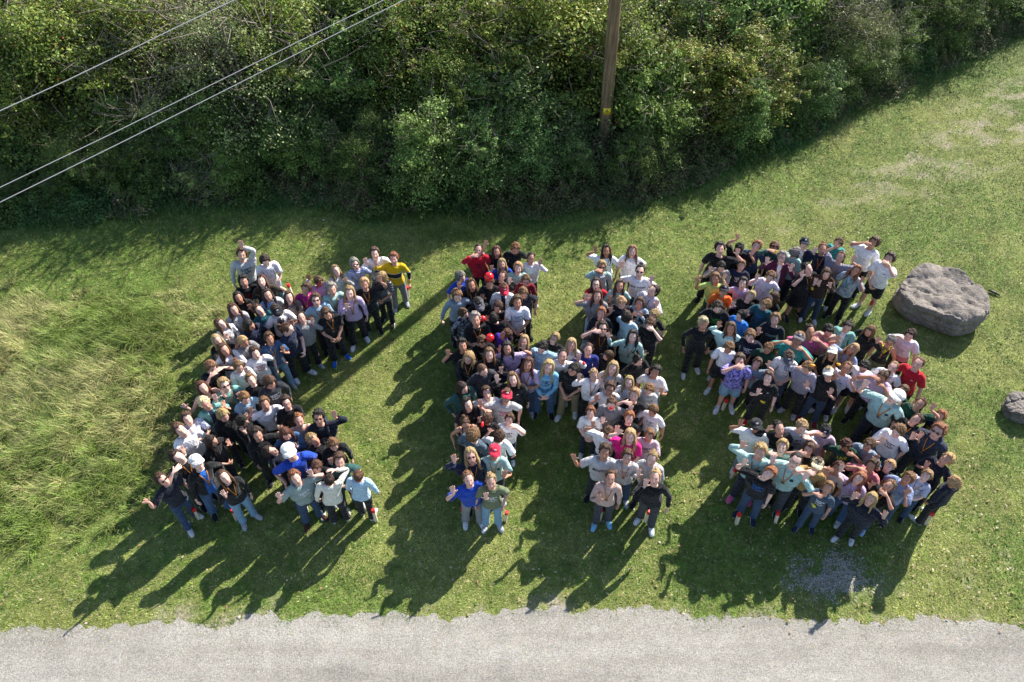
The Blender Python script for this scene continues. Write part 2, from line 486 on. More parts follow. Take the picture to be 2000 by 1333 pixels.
def leaf_cloud(centres, radii, n, size, r, tints, flat=.85, twiggy=0):
    """n small leaves spread through overlapping clumps"""
    k = r.choice(len(centres), n, p=radii ** 1.6 / (radii ** 1.6).sum())
    d = r.normal(0, 1, (n, 3)); d /= np.linalg.norm(d, axis=1)[:, None]
    d[:, 2] = np.where(d[:, 2] < -.35, -d[:, 2], d[:, 2])
    rr = radii[k] * (.25 + r.gamma(5.5, .13, n))
    C = centres[k] + d * rr[:, None] * [1, 1, flat]
    C += .05 * np.sin(C[:, [1, 2, 0]] * 17)
    nrm = d * .9 + r.normal(0, .55, (n, 3)) + [0, 0, .35]; nrm /= np.linalg.norm(nrm, axis=1)[:, None]
    t = np.cross(nrm, r.normal(0, 1, (n, 3))); t /= np.linalg.norm(t, axis=1)[:, None]
    u = np.cross(nrm, t)
    L = (r.uniform(size[0], size[1], n))[:, None]
    w = L * r.uniform(.38, .6, (n, 1))
    V = np.stack([C - t * L, C + u * w + nrm * w * .25, C + t * L, C - u * w + nrm * w * .25], 1)
    clump = r.uniform(.62, 1.4, len(centres))[k]
    tt = tints[r.choice(len(tints), n)] * (clump * r.uniform(.55, 1.5, n))[:, None]
    return V.reshape(-1, 3), np.repeat(tt, 4, 0)

G = np.array
LEAFGAIN = G([1.85, 2.1, 1.6])
KINDS = {
    'hawthorn':  dict(t=G([[.105, .125, .030], [.125, .140, .036], [.080, .105, .028], [.14, .125, .038]]), s=(.018, .036), lab='olive-green hawthorn shrub', red=.022),
    'willow':    dict(t=G([[.105, .145, .050], [.125, .165, .060], [.085, .125, .045]]), s=(.026, .050), lab='pale green willow shrub', red=0),
    'blackthorn': dict(t=G([[.060, .085, .028], [.075, .100, .034], [.090, .110, .036]]), s=(.018, .036), lab='dark green blackthorn bush', red=0),
    'dogwood':   dict(t=G([[.100, .120, .032], [.130, .130, .034], [.160, .110, .045], [.12, .145, .036]]), s=(.024, .046), lab='green dogwood turning yellow and red', red=.02),
    'ivy_bush':  dict(t=G([[.085, .120, .042], [.115, .150, .060], [.070, .100, .036]]), s=(.026, .048), lab='glossy ivy-covered bush', red=0),
    'elder':     dict(t=G([[.090, .125, .036], [.115, .145, .042], [.075, .105, .032]]), s=(.026, .052), lab='mid-green elder bush', red=0),
    'dry_shrub': dict(t=G([[.155, .155, .080], [.125, .120, .070], [.17, .16, .10], [.10, .12, .05]]), s=(.016, .030), lab='half-bare shrub with grey-brown twigs', red=0),
    'bramble':   dict(t=G([[.085, .110, .036], [.105, .105, .048], [.13, .105, .070], [.090, .120, .040]]), s=(.022, .042), lab='tangled bramble thicket', red=0),
}
def make_plant(kind, v):
    r = np.random.default_rng(abs(hash(kind)) % 1 + sum(map(ord, kind)) * 7 + v)
    K = KINDS[kind]
    low = kind in ('bramble',)
    Hh = 1.3 if low else 3.0
    nb = 22 if low else 58
    cs, rs = [], []
    for i in range(nb):
        a = r.uniform(0, 6.28); q = r.random() ** .6
        rad_ = (1.0 if low else 1.15) * q
        z = (.30 + (1 - q ** 2) * r.uniform(.3, .9)) * Hh * .82 if not low else .2 + r.uniform(0, .8) * (1 - q * .5)
        cs.append((rad_ * math.cos(a), rad_ * math.sin(a), z)); rs.append(r.uniform(.14, .40) * (1 if not low else .8))
    cs.append((0, 0, Hh * .45)); rs.append(.8 if not low else .5)
    for i in range(16):                                  # shoots that break the outline
        a = r.uniform(0, 6.28); e = r.uniform(.1, 1.3); q0 = np.array([math.cos(a) * math.cos(e), math.sin(a) * math.cos(e), math.sin(e)])
        st = np.array([0, 0, Hh * .5]) + q0 * [.8, .8, Hh * .22]
        for k in range(5):
            cs.append(tuple(st + q0 * (k * .17) + r.normal(0, .04, 3))); rs.append(.17 - k * .025)
    cs, rs = np.array(cs), np.array(rs)
    n = {'dry_shrub': 12500, 'bramble': 9500}.get(kind, 17000)
    V, T = leaf_cloud(cs, rs, n, K['s'], r, K['t'] * LEAFGAIN)
    nr = int(n * K['red'])
    if nr:
        V2, T2 = leaf_cloud(cs + [0, 0, .04], rs * 1.03, nr, (.012, .022), r, G([[.42, .07, .03], [.30, .10, .03]]))
        V = np.concatenate([V, V2]); T = np.concatenate([T, T2])
    mb = MB()
    for i in range(5):
        a = r.uniform(0, 6.28); c = cs[r.integers(0, len(cs))]
        mb.add(tube([(.03 * math.cos(a), .03 * math.sin(a), -.05), (c[0] * .3 + r.normal(0, .05), c[1] * .3 + r.normal(0, .05), Hh * .25), (c[0] * .7, c[1] * .7, c[2] * .75), tuple(c)], [.05, .04, .026, .01], 6))
    trunk = mb.me(kind + '_trunk', [M_BARK])
    # leaves plus the twigs that poke out of them
    mb = MB()
    nt2 = {'dry_shrub': 260, 'bramble': 130}.get(kind, 80)
    for i in range(nt2):
        c = cs[r.integers(0, len(cs))]; d = r.normal(0, 1, 3); d[2] = abs(d[2]) * .9; d /= np.linalg.norm(d)
        L = r.uniform(.35, .85) if kind == 'dry_shrub' else r.uniform(.3, .62)
        mb.add(tube([c + d * .2, c + d * (.2 + L * .5) + r.normal(0, .06, 3), c + d * (.2 + L) + r.normal(0, .12, 3)], [.010, .006, .002], 4, False))
    F = np.arange(len(V)).reshape(-1, 4)
    F2 = np.array(mb.f) + len(V)
    mi = np.concatenate([np.zeros(len(F)), np.ones(len(F2))])
    crown = mesh_from(kind + '_crown', np.concatenate([V, np.array(mb.v)]), np.concatenate([F, F2]), [M_LEAF, M_BARK], False,
                      {'tint': ('FLOAT_VECTOR', np.concatenate([T, np.zeros((len(mb.v), 3))]))}, mi)
    return crown, trunk
BANK = {k: [make_plant(k, v) for v in range(2)] for k in KINDS}

def kind_at(px, py, r):
    """which shrub grows where, read off the photograph"""
    def near(cx, cy, rx, ry): return ((px - cx) / rx) ** 2 + ((py - cy) / ry) ** 2 < 1
    if near(330, 40, 130, 75) or near(420, 110, 70, 50): return 'dry_shrub'
    if near(310, 170, 120, 110): return 'willow'
    if near(1390, 100, 150, 80): return 'dogwood'
    if near(120, 110, 240, 170): return 'hawthorn'
    if near(100, 330, 260, 90): return 'blackthorn'
    if near(420, 310, 230, 75): return 'bramble' if r.random() < .6 else 'elder'
    if near(560, 70, 150, 90): return r.choice(['hawthorn', 'willow'])
    if near(700, 250, 150, 90): return 'blackthorn'
    if near(860, 80, 240, 90): return r.choice(['hawthorn', 'elder', 'hawthorn'])
    if near(1010, 260, 170, 110): return 'ivy_bush'
    if near(1560, 60, 170, 90): return r.choice(['elder', 'dry_shrub', 'blackthorn'])
    if px > 1650: return 'blackthorn'
    return r.choice(['elder', 'ivy_bush', 'hawthorn', 'blackthorn'])

r = np.random.default_rng(77)
spots = []
def project(p):
    x, y, z = p[0], p[1], p[2] - CAM_H
    depth = y * cP - z * sP
    return 1000 + FPX * x / depth, 666.5 - FPX * (y * sP + z * cP) / depth
tries = 0
while len(spots) < 240 and tries < 14000:
    tries += 1
    x = r.uniform(-19, 19); back = r.uniform(.35, 11.5)
    y = wood_y(x) + back
    if y > 29 or abs(x) > y * .64 + 3: continue
    sc = .42 + min(back, 3.2) / 3.2 * .75 + r.uniform(-.1, .25)
    if x < -2 and back < 2.4: sc *= .62
    dmin = .50 + .38 * sc
    if abs(x - 2.27) < 1.0 and y < 16.6:
        sc = min(sc, .50)
        if abs(x - 2.27) < .45 and y > 14.9: continue
    if all((x - s[0]) ** 2 + (y - s[1]) ** 2 > dmin ** 2 for s in spots): spots.append((x, y, sc, back))
base_done = {}
plants = []
for (x, y, sc, back) in spots:
    h = sc * 3.0 * .7
    px, py = project((x, y, h))
    kind = str(kind_at(px, py, r))
    if back < 1.0 and kind in ('hawthorn', 'dry_shrub', 'willow', 'dogwood'): kind = str(r.choice(['elder', 'bramble', 'ivy_bush']))
    if kind == 'bramble': sc *= 1.45
    crown, trunk = BANK[kind][r.integers(0, 2)]
    root = link(kind, None, None, (x, y, 0), r.uniform(0, 6.28))
    s3 = sc * r.uniform(.92, 1.12)
    root.rotation_euler = (r.normal(0, .10), r.normal(0, .10), r.uniform(0, 6.28))
    root.scale = (s3 * r.uniform(.85, 1.35), s3 * r.uniform(.85, 1.2), s3 * (1 if kind != 'bramble' else r.uniform(.9, 1.3)))
    cv = r.uniform(.8, 1.18)
    tnt = (cv * r.uniform(.94, 1.06), cv, cv * r.uniform(.9, 1.06), 1)
    for nm, me in (('crown', crown), ('trunk', trunk)):
        link(nm, me, root, color=tnt)
    plants.append((root, kind, px, py, x, y))
ORD = ['', 'second ', 'third ', 'fourth ', 'fifth ', 'sixth ', 'seventh ', 'eighth ', 'ninth ', 'tenth ', 'eleventh ', 'twelfth ', 'thirteenth ', 'fourteenth ', 'fifteenth ', 'sixteenth ', 'seventeenth ', 'eighteenth ', 'nineteenth ', 'twentieth ']
from collections import defaultdict
cells = defaultdict(list)
for p in plants:
    root, kind, px, py, x, y = p
    bk = y - wood_y(x)
    row = 'at the lawn edge' if bk < 1.3 else 'just behind the front row' if bk < 3.2 else 'in the middle of the wood' if bk < 6.2 else 'deep in the wood'
    cells[kind, row].append(p)
for (kind, row), ps in cells.items():
    ps.sort(key=lambda p: p[2])
    for i, (root, k, px, py, x, y) in enumerate(ps):
        lab = KINDS[kind]['lab']
        if len(ps) > 1: lab += ', ' + (ORD[i] if 0 < i < 20 else 'no. %d ' % (i + 1) if i else '') + 'leftmost ' * (i == 0) + ('from left ' if i else '') + row
        else: lab += ' ' + row
        tag(root, lab.replace('  ', ' '), 'shrub', kind.replace('_', ' ') + ' plants in the wood')

# low nettles, brambles and saplings filling the foot of the wood
n = 210000
ux = r.uniform(-17, 17, n); bk = r.gamma(1.6, .8, n) - .45; uy = wood_y(ux) + bk * 1.0 + (fbm(ux, ux * 0, .8, 1) - .5) * .9
hmax = np.clip(.40 + bk * .75, .12, 1.5) * (.25 + 1.3 * fbm(ux, uy, 1.4, 2)) * (.6 + .8 * vnoise(ux, uy, 5, 1))
uz = hmax * r.uniform(.25, 1.0, n) ** .6
C = np.stack([ux, uy, uz], 1)
nrm = r.normal(0, .55, (n, 3)) + [0, -.15, 1]; nrm /= np.linalg.norm(nrm, axis=1)[:, None]
t = np.cross(nrm, r.normal(0, 1, (n, 3))); t /= np.linalg.norm(t, axis=1)[:, None]; u = np.cross(nrm, t)
L = r.uniform(.018, .042, n)[:, None]; w = L * .55
V = np.stack([C - t * L, C + u * w, C + t * L, C - u * w], 1).reshape(-1, 3)
f1 = fbm(ux, uy, .7, 3); f2 = r.random(n)
cc = np.where((f1 > .52)[:, None], G([.10, .18, .055]), G([.13, .19, .05]))
cc = np.where(((f2 < .42) & (fbm(ux, uy, .6, 0) > .46))[:, None], G([.22, .16, .10]), cc) * (r.uniform(.5, 1.5, n) * (.6 + .8 * vnoise(ux, uy, 7, 2)))[:, None]
o = link('undergrowth', mesh_from('undergrowth', V, np.arange(n * 4).reshape(-1, 4), [M_LEAF], False, {'tint': ('FLOAT_VECTOR', np.repeat(cc, 4, 0))}), color=(1, 1, 1, 1))
tag(o, 'low nettles, brambles and seedlings along the foot of the wood', 'undergrowth', kind='stuff')

# ---------------------------------------------------------------- wooden pole, sign and wires
base = at(1176, 320)
lean = np.array([-.022, 0.0, 1.0])
PB = base.copy()
m, nt, b = new_mat('weathered_wood', .85, .2)
tc = node(nt, 'ShaderNodeTexCoord').outputs['Object']
mp = node(nt, 'ShaderNodeMapping'); mp.inputs['Scale'].default_value = (26, 26, 1.1); nt.links.new(tc, mp.inputs[0])
w1 = noise(nt, mp.outputs[0], 1, 5, .7)
c = ramp(nt, w1, [(.28, (.055, .035, .020)), (.45, (.165, .115, .070)), (.62, (.25, .185, .12)), (.8, (.33, .26, .18))])
c = mix(nt, .7, c, ramp(nt, noise(nt, tc, 2.2, 4), [(.35, (.6, .57, .52)), (.65, (1.1, 1.08, 1.0))]), 'MULTIPLY')
nt.links.new(c, b.inputs['Base Color']); bump(nt, b, w1, .8, .02)
M_POLE = m
pole = link('utility_pole', None, None, tuple(PB))
tag(pole, 'tall round wooden utility pole standing in the hedge with a yellow sign', 'pole')
hp = 8.2
V, F = tube([lean * z for z in (-.2, 0, 1.3, 2.6, 3.9, 5.2, 6.8, hp)], [.150, .150, .146, .142, .138, .134, .13, .122], 20)
link('shaft', mesh_from('shaft', np.array(V), F, [M_POLE]), pole)
def plainc(name, c, rough=.6, spec=.4, var=.15):
    m, nt, b = new_mat(name, rough, spec)
    t = node(nt, 'ShaderNodeTexCoord').outputs['Object']
    nt.links.new(ramp(nt, noise(nt, t, 30, 3), [(.3, tuple(x * (1 - var) for x in c)), (.7, tuple(min(1, x * (1 + var)) for x in c))]), b.inputs['Base Color'])
    return m
zs = 1.62
# sign plate bent round the pole, facing the viewer
V, F = [], []
for i in range(7):
    a = -.62 + 1.24 * i / 6
    for z in (-.085, .085):
        for rr in (.150, .156):
            V.append(lean * (zs + z) + np.array([rr * math.sin(a) - .0, -rr * math.cos(a), 0]))
for i in range(6):
    a = i * 4; b_ = a + 4
    F += [(a + 1, b_ + 1, b_ + 3, a + 3), (a, a + 2, b_ + 2, b_), (a, b_, b_ + 1, a + 1), (a + 2, a + 3, b_ + 3, b_ + 2)]
F += [(0, 1, 3, 2), (24, 26, 27, 25)]
sg = link('warning_sign', mesh_from('warning_sign', np.array(V), F, [plainc('sign_yellow', (.78, .62, .03), .5)]), pole)
mb = MB()
def onp(u, v): 
    a = u / .156
    return lean * (zs + v) + np.array([.160 * math.sin(a), -.160 * math.cos(a), 0])
for p, q in (((-.055, -.045), (0, .06)), ((0, .06), (.055, -.045)), ((.055, -.045), (-.055, -.045)), ((.008, .03), (-.012, 0)), ((-.012, 0), (.012, -.004)), ((.012, -.004), (-.004, -.035))):
    mb.add(tube([onp(*p), onp((p[0] + q[0]) / 2, (p[1] + q[1]) / 2), onp(*q)], .005, 5))
link('warning_symbol', mb.me('warning_symbol', [plainc('sign_black', (.03, .03, .03))]), sg)
mb = MB()
for z in (6.1, 6.5, 7.4):
    mb.add(tube([lean * z + np.array([-.10, 0, 0]), lean * z + np.array([-.30, -.05, .02])], .012, 8))
    mb.add(ell(lean * z + np.array([-.30, -.05, .05]), (.04, .04, .06), 12, 8))
    link('insulator', mb.me('insulator', [plainc('ceramic', (.5, .48, .45), .3)]), pole); mb = MB()
M_WIRE = plainc('aluminium_wire', (.26, .27, .29), .6, .4, .05)
for (ya, xb, z1, lab) in ((364, 755, 6.1, 'upper of the two close parallel overhead cables'), (393, 795, 6.1, 'lowest overhead cable crossing above the shrubs'), (214, 465, 7.4, 'single overhead cable nearest the top left corner')):
    za = z1 - .1
    A = at(0, ya, za); B = at(xb, 0, za)
    d = (B - A)
    tB = (PB[0] - A[0]) / d[0]
    pts = [A + d * t for t in (-1.3, -.9, -.5, -.2, 0, .25, .5, .75, 1.0)]
    pts.append(A + d * (tB - .12))
    P1 = [p + np.array([0, 0, 0.02 * math.sin(i)]) for i, p in enumerate(pts)]
    V, F = tube(P1, .0058, 6)
    o = link('overhead_wire', mesh_from('overhead_wire', np.array(V), F, [M_WIRE]))
    tag(o, lab, 'cable', 'overhead cables')

# ---------------------------------------------------------------- the human figure: rest shape, bones, posing
A45 = math.sqrt(.5)
def limb(sx): 
    S = np.array([.175 * sx, 0, 1.405]); d = np.array([A45 * sx, 0, -A45])
    E = S + d * .285; W = E + d * .25; return S, E, W, d

BONES = []          # name, head, tail, sigma
def bone(n, a, b, s=.03): BONES.append((n, np.array(a, float), np.array(b, float), s))
bone('pelvis', (0, .01, .90), (0, .01, 1.00))
bone('spine', (0, .01, 1.02), (0, .01, 1.18), .05)
bone('chest', (0, .01, 1.20), (0, .01, 1.38), .05)
bone('neck', (0, .012, 1.44), (0, .005, 1.50), .02)
bone('head', (0, 0, 1.55), (0, 0, 1.66), .02)
FING = {}
for side, sx in (('L', 1), ('R', -1)):
    S, E, W, d = limb(sx)
    T = np.array([A45 * sx, 0, A45])
    bone('clav' + side, (.05 * sx, 0, 1.40), (.13 * sx, 0, 1.41), .04)
    bone('uarm' + side, S, E, .03)
    bone('farmA' + side, E, E + d * .12, .03)
    bone('farmB' + side, E + d * .13, W, .02)
    bone('hand' + side, W + d * .01, W + d * .085, .012)
    for k, (off, L) in enumerate(((.032, .083), (.011, .095), (-.011, .088), (-.031, .070))):
        base = W + d * .088 + T * off
        fd = d + T * (off * 4.5); fd /= np.linalg.norm(fd)
        FING[side, k] = (base, fd, L)
        bone('f%d' % k + side, base + fd * .004, base + fd * L * .5, .004)
        bone('g%d' % k + side, base + fd * L * .55, base + fd * L, .004)
    tb = W + d * .03 + T * .028
    td = d * .62 + T * .76 + np.array([0, -.18, 0]); td /= np.linalg.norm(td)
    FING[side, 4] = (tb, td, .070)
    bone('f4' + side, tb + td * .012, tb + td * .062, .006)
    bone('thigh' + side, (.09 * sx, .01, .88), (.095 * sx, 0, .50), .03)
    bone('shin' + side, (.095 * sx, 0, .48), (.1 * sx, .015, .12), .03)
    bone('foot' + side, (.1 * sx, .01, .06), (.105 * sx, -.15, .03), .02)
BN = {b[0]: i for i, b in enumerate(BONES)}

def seg_dist(P, a, b):
    ab = b - a
    t = np.clip(((P - a) @ ab) / (ab @ ab), 0, 1)
    return np.linalg.norm(P - (a + t[:, None] * ab), axis=1)

def weights(P, deny=()):
    D = np.stack([seg_dist(P, b[1], b[2]) for b in BONES], 1)
    for n, i in BN.items():
        if any(n.startswith(x) for x in deny): D[:, i] = 9
    near = D.argmin(1)
    sg = np.array([BONES[i][3] for i in near])
    W = np.exp(-(D - D.min(1)[:, None]) / sg[:, None])
    W[W < .02] = 0
    return W / W.sum(1)[:, None]

def voxel(mb, vox, tris, smooth_it=2, name='tmp'):
    """join overlapping shapes into one continuous skin"""
    me = mb.me(name)
    o = bpy.data.objects.new(name, me)
    col.objects.link(o)
    m = o.modifiers.new('r', 'REMESH'); m.mode = 'VOXEL'; m.voxel_size = vox
    s = o.modifiers.new('s', 'SMOOTH'); s.factor = .5; s.iterations = smooth_it
    dg = bpy.context.evaluated_depsgraph_get()
    n = len(o.evaluated_get(dg).data.polygons) * 2
    d = o.modifiers.new('d', 'DECIMATE'); d.ratio = min(1, tris / n)
    dg = bpy.context.evaluated_depsgraph_get()
    me2 = o.evaluated_get(dg).data
    P = np.empty(len(me2.vertices) * 3); me2.vertices.foreach_get('co', P); P = P.reshape(-1, 3)
    me2.calc_loop_triangles()
    F = np.empty(len(me2.loop_triangles) * 3, dtype=np.int32); me2.loop_triangles.foreach_get('vertices', F)
    F = F.reshape(-1, 3)
    bpy.data.objects.remove(o); bpy.data.meshes.remove(me)
    return P.copy(), F.copy()

def rings(spec, n=24, p=2.0):
    """horizontal superelliptic rings (z, cx, cy, rx, ry)"""
    V, F = [], []
    for (z, cx, cy, rx, ry) in spec:
        for k in range(n):
            a = 2 * math.pi * k / n
            c, s = math.cos(a), math.sin(a)
            V.append((cx + rx * math.copysign(abs(c) ** (2 / p), c), cy + ry * math.copysign(abs(s) ** (2 / p), s), z))
    for i in range(len(spec) - 1):
        for k in range(n):
            a, b = i * n + k, i * n + (k + 1) % n
            F.append((a, b, b + n, a + n))
    F.append(tuple(range(n))[::-1]); m = (len(spec) - 1) * n
    F.append(tuple(range(m, m + n)))
    return V, F

def body_shapes():
    mb = MB()
    mb.add(rings([(.80, 0, .01, .13, .085), (.90, 0, .01, .155, .10), (.98, 0, .01, .150, .10), (1.06, 0, .005, .130, .09), (1.16, 0, .0, .138, .092),
                  (1.26, 0, 0, .155, .102), (1.34, 0, .005, .160, .10), (1.40, 0, .01, .150, .085), (1.44, 0, .012, .09, .062), (1.47, 0, .012, .055, .052)], p=2.3))
    mb.add(rings([(1.40, 0, .012, .062, .058), (1.46, 0, .010, .052, .052), (1.52, 0, .004, .050, .052), (1.56, 0, 0, .05, .055)], 16))
    # skull, jaw, nose, brow, ears
    mb.add(ell((0, .008, 1.625), (.077, .095, .095), 24, 16))
    mb.add(rings([(1.487, 0, -.052, .022, .022), (1.50, 0, -.048, .040, .036), (1.525, 0, -.036, .058, .056), (1.56, 0, -.026, .069, .067), (1.60, 0, -.015, .070, .078), (1.64, 0, -.005, .068, .085)], 20))
    mb.add(tube([(0, -.088, 1.608), (0, -.101, 1.585), (0, -.108, 1.566), (0, -.090, 1.556)], [.007, .0095, .013, .010], 8))
    mb.add(tube([(-.045, -.074, 1.616), (-.02, -.088, 1.617), (.02, -.088, 1.617), (.045, -.074, 1.616)], [.007, .009, .009, .007], 8))
    mb.add(ell((0, -.088, 1.535), (.022, .010, .007), 10, 6))
    for s in (1, -1):
        mb.add(ell((.078 * s, .008, 1.595), (.010, .020, .032), 10, 8))
        mb.add(ell((.038 * s, -.064, 1.565), (.022, .020, .020), 10, 6))
        S, E, W, d = limb(s)
        T = np.array([A45 * s, 0, A45])
        mb.add(tube([S - d * .06 + np.array([-.03 * s, 0, .0]), S, S + d * .05, S + d * .15, E - d * .02, E, E + d * .06, E + d * .14, W - d * .02, W + d * .02],
                    [.045, .056, .050, .043, .039, .038, .040, .034, .0245, .023], 14))
        # palm: flat across T, thin along y
        mb.add(tube([W - d * .005, W + d * .02, W + d * .05, W + d * .08, W + d * .095], [(.018, .024), (.016, .032), (.0145, .040), (.013, .043), (.009, .040)], 14))
        for k in range(5):
            b, fd, L = FING[s == 1 and 'L' or 'R', k]
            r = .0125 if k == 4 else .0104
            mb.add(tube([b - fd * .02, b, b + fd * L * .5, b + fd * L * .9, b + fd * L], [r * 1.1, r, r * .95, r * .8, r * .45], 8))
        mb.add(tube([(.075 * s, .01, .96), (.09 * s, .01, .86), (.092 * s, .005, .74), (.094 * s, 0, .62), (.095 * s, -.002, .52), (.096 * s, 0, .46), (.097 * s, .012, .38), (.099 * s, .018, .28),
                     (.1 * s, .015, .16), (.1 * s, .012, .08), (.1 * s, .012, .05)], [.075, .088, .080, .066, .054, .050, .054, .052, .038, .034, .036], 14))
        mb.add(tube([(.1 * s, .05, .03), (.1 * s, .02, .045), (.102 * s, -.05, .04), (.105 * s, -.12, .028), (.106 * s, -.165, .02)], [(.025, .028), (.03, .032), (.028, .036), (.02, .042), (.012, .03)], 10))
    return mb

class Part:
    def __init__(self, P, F, deny=(), attrs=None, W=None):
        self.P, self.F = P, F
        self.W = weights(P, deny) if W is None else W
        self.attrs = attrs or {}

LIB = {}
P_, F_ = voxel(body_shapes(), .0062, 5200, 2)
LIB['body'] = Part(P_, F_)

def sleeve(mb, s, t0, t1, r0, r1, n=12, k=3):
    S, E, W, d = limb(s)
    p0 = S - d * .07 + np.array([-.03 * s, 0, .005])
    pts, rs = [p0], [.06]
    for i in range(k + 1):
        t = t0 + (t1 - t0) * i / k
        pts.append(S + d * t); rs.append(r0 + (r1 - r0) * i / k)
    mb.add(tube(pts, rs, n))

def shirt_shape(kind):
    mb = MB()
    loose = {'t': 1.06, 'l': 1.10, 'h': 1.20, 'v': .96}[kind]
    a, b = .158 * loose, .116 * loose
    zb = {'t': .865, 'l': .87, 'h': .85, 'v': .93}[kind]
    spec = [(zb, 0, .01, a + .018, b + .012), (zb + .02, 0, .01, a + .020, b + .014), (.98, 0, .01, a + .008, b + .006), (1.08, 0, .005, a - .004, b + .0), (1.18, 0, 0, a, b + .002),
            (1.28, 0, 0, a + .012, b + .004), (1.36, 0, .006, a + .012, b - .004), (1.41, 0, .01, a + .004, b - .02), (1.445, 0, .012, .105, .075), (1.46, 0, .012, .074, .064)]
    if kind == 'v':
        spec = spec[:6] + [(1.34, 0, .006, a - .0, b - .005), (1.375, 0, .008, a - .04, b - .015)]
    mb.add(rings(spec, 28, 2.35))
    for s in (1, -1):
        if kind == 't': sleeve(mb, s, 0, .215, .068, .077)
        if kind == 'l': sleeve(mb, s, 0, .515, .067, .042, k=5)
        if kind == 'h': sleeve(mb, s, 0, .515, .078, .050, k=5)
        if kind == 'v':
            mb.add(tube([(.085 * s, -.075, 1.34), (.082 * s, -.05, 1.42), (.08 * s, .0, 1.452), (.082 * s, .05, 1.42), (.085 * s, .085, 1.36)], [(.012, .022)] * 5, 8))
    if kind == 'h':
        mb.add(tube([(-.085, -.055, 1.43), (-.10, .02, 1.455), (-.07, .09, 1.46), (0, .115, 1.45), (.07, .09, 1.46), (.10, .02, 1.455), (.085, -.055, 1.43)], [.022, .032, .038, .042, .038, .032, .022], 10))
    return mb

for k_ in 'tlhv':
    P_, F_ = voxel(shirt_shape(k_), .0125, 1900, 2)
    # loose cloth: fold ridges
    f_ = np.sin(P_[:, 0] * 31 + np.sin(P_[:, 2] * 17) * 2 + P_[:, 1] * 9) * np.sin(P_[:, 2] * 23 + P_[:, 0] * 12)
    ctr = np.array([0, .005, 0]); n_ = P_ - ctr; n_[:, 2] = 0
    n_ /= np.linalg.norm(n_, axis=1)[:, None] + 1e-6
    amt = np.clip((1.42 - P_[:, 2]) * 4, 0, 1) * .011
    P_ = P_ + n_ * (f_ * amt)[:, None]
    LIB['shirt_' + k_] = Part(P_, F_, ('head', 'hand', 'f0', 'f1', 'f2', 'f3', 'f4', 'g', 'thigh', 'shin', 'foot', 'neck') if k_ != 'h' else ('head', 'hand', 'f0', 'f1', 'f2', 'f3', 'f4', 'g', 'thigh', 'shin', 'foot'))

def legwear(kind):
    mb = MB()
    mb.add(rings([(.80, 0, .01, .145, .10), (.90, 0, .012, .166, .113), (.97, 0, .012, .160, .11), (1.02, 0, .01, .148, .103)], 26, 2.3))
    if kind == 'k':
        mb.add(rings([(.52, 0, .0, .25, .19), (.56, 0, 0, .245, .185), (.72, 0, .005, .21, .155), (.9, 0, .01, .17, .12)], 28, 2.1))
        return mb
    for s in (1, -1):
        if kind == 'p':
            mb.add(tube([(.078 * s, .01, .93), (.092 * s, .01, .84), (.096 * s, .005, .70), (.098 * s, 0, .52), (.1 * s, .01, .36), (.1 * s, .015, .2), (.1 * s, .01, .09), (.1 * s, .005, .055)],
                        [.085, .102, .092, .076, .072, .070, .074, .078], 14))
        else:
            mb.add(tube([(.078 * s, .01, .93), (.092 * s, .01, .84), (.098 * s, .005, .70), (.1 * s, .0, .56), (.1 * s, 0, .53)], [.085, .102, .098, .094, .094], 14))
    return mb
for k_ in 'psk':
    P_, F_ = voxel(legwear(k_), .014, 1300, 2)
    LIB['legs_' + k_] = Part(P_, F_, ('head', 'hand', 'f0', 'f1', 'f2', 'f3', 'f4', 'g', 'uarm', 'farm', 'clav', 'foot', 'neck', 'chest') if k_ != 'k' else
                             ('head', 'hand', 'f0', 'f1', 'f2', 'f3', 'f4', 'g', 'uarm', 'farm', 'clav', 'foot', 'neck', 'chest', 'shin'))

def shoe(s):
    mb = MB()
    mb.add(tube([(.1 * s, .075, .05), (.1 * s, .05, .055), (.1 * s, .0, .06), (.103 * s, -.07, .048), (.107 * s, -.14, .038), (.109 * s, -.19, .03), (.109 * s, -.205, .028)],
                [(.03, .02), (.045, .036), (.048, .042), (.04, .047), (.032, .05), (.026, .038), (.014, .02)], 12))
    mb.add(tube([(.1 * s, .03, .06), (.1 * s, .02, .115)], [.044, .042], 12))
    return mb
for s_, n_ in ((1, 'L'), (-1, 'R')):
    P_, F_ = voxel(shoe(s_), .009, 420, 2)
    P_[:, 2] = np.maximum(P_[:, 2], .004)
    deny = [b[0] for b in BONES if b[0] != 'foot' + n_]
    LIB['shoe' + n_] = Part(P_, F_, deny)
    mbs = MB()
    mbs.add(ell((.105 * s_, -.06, .014), (.055, .148, .014), 16, 6))
    LIB['sole' + n_] = Part(np.array(mbs.v), np.array([f for f in mbs.f]), deny)

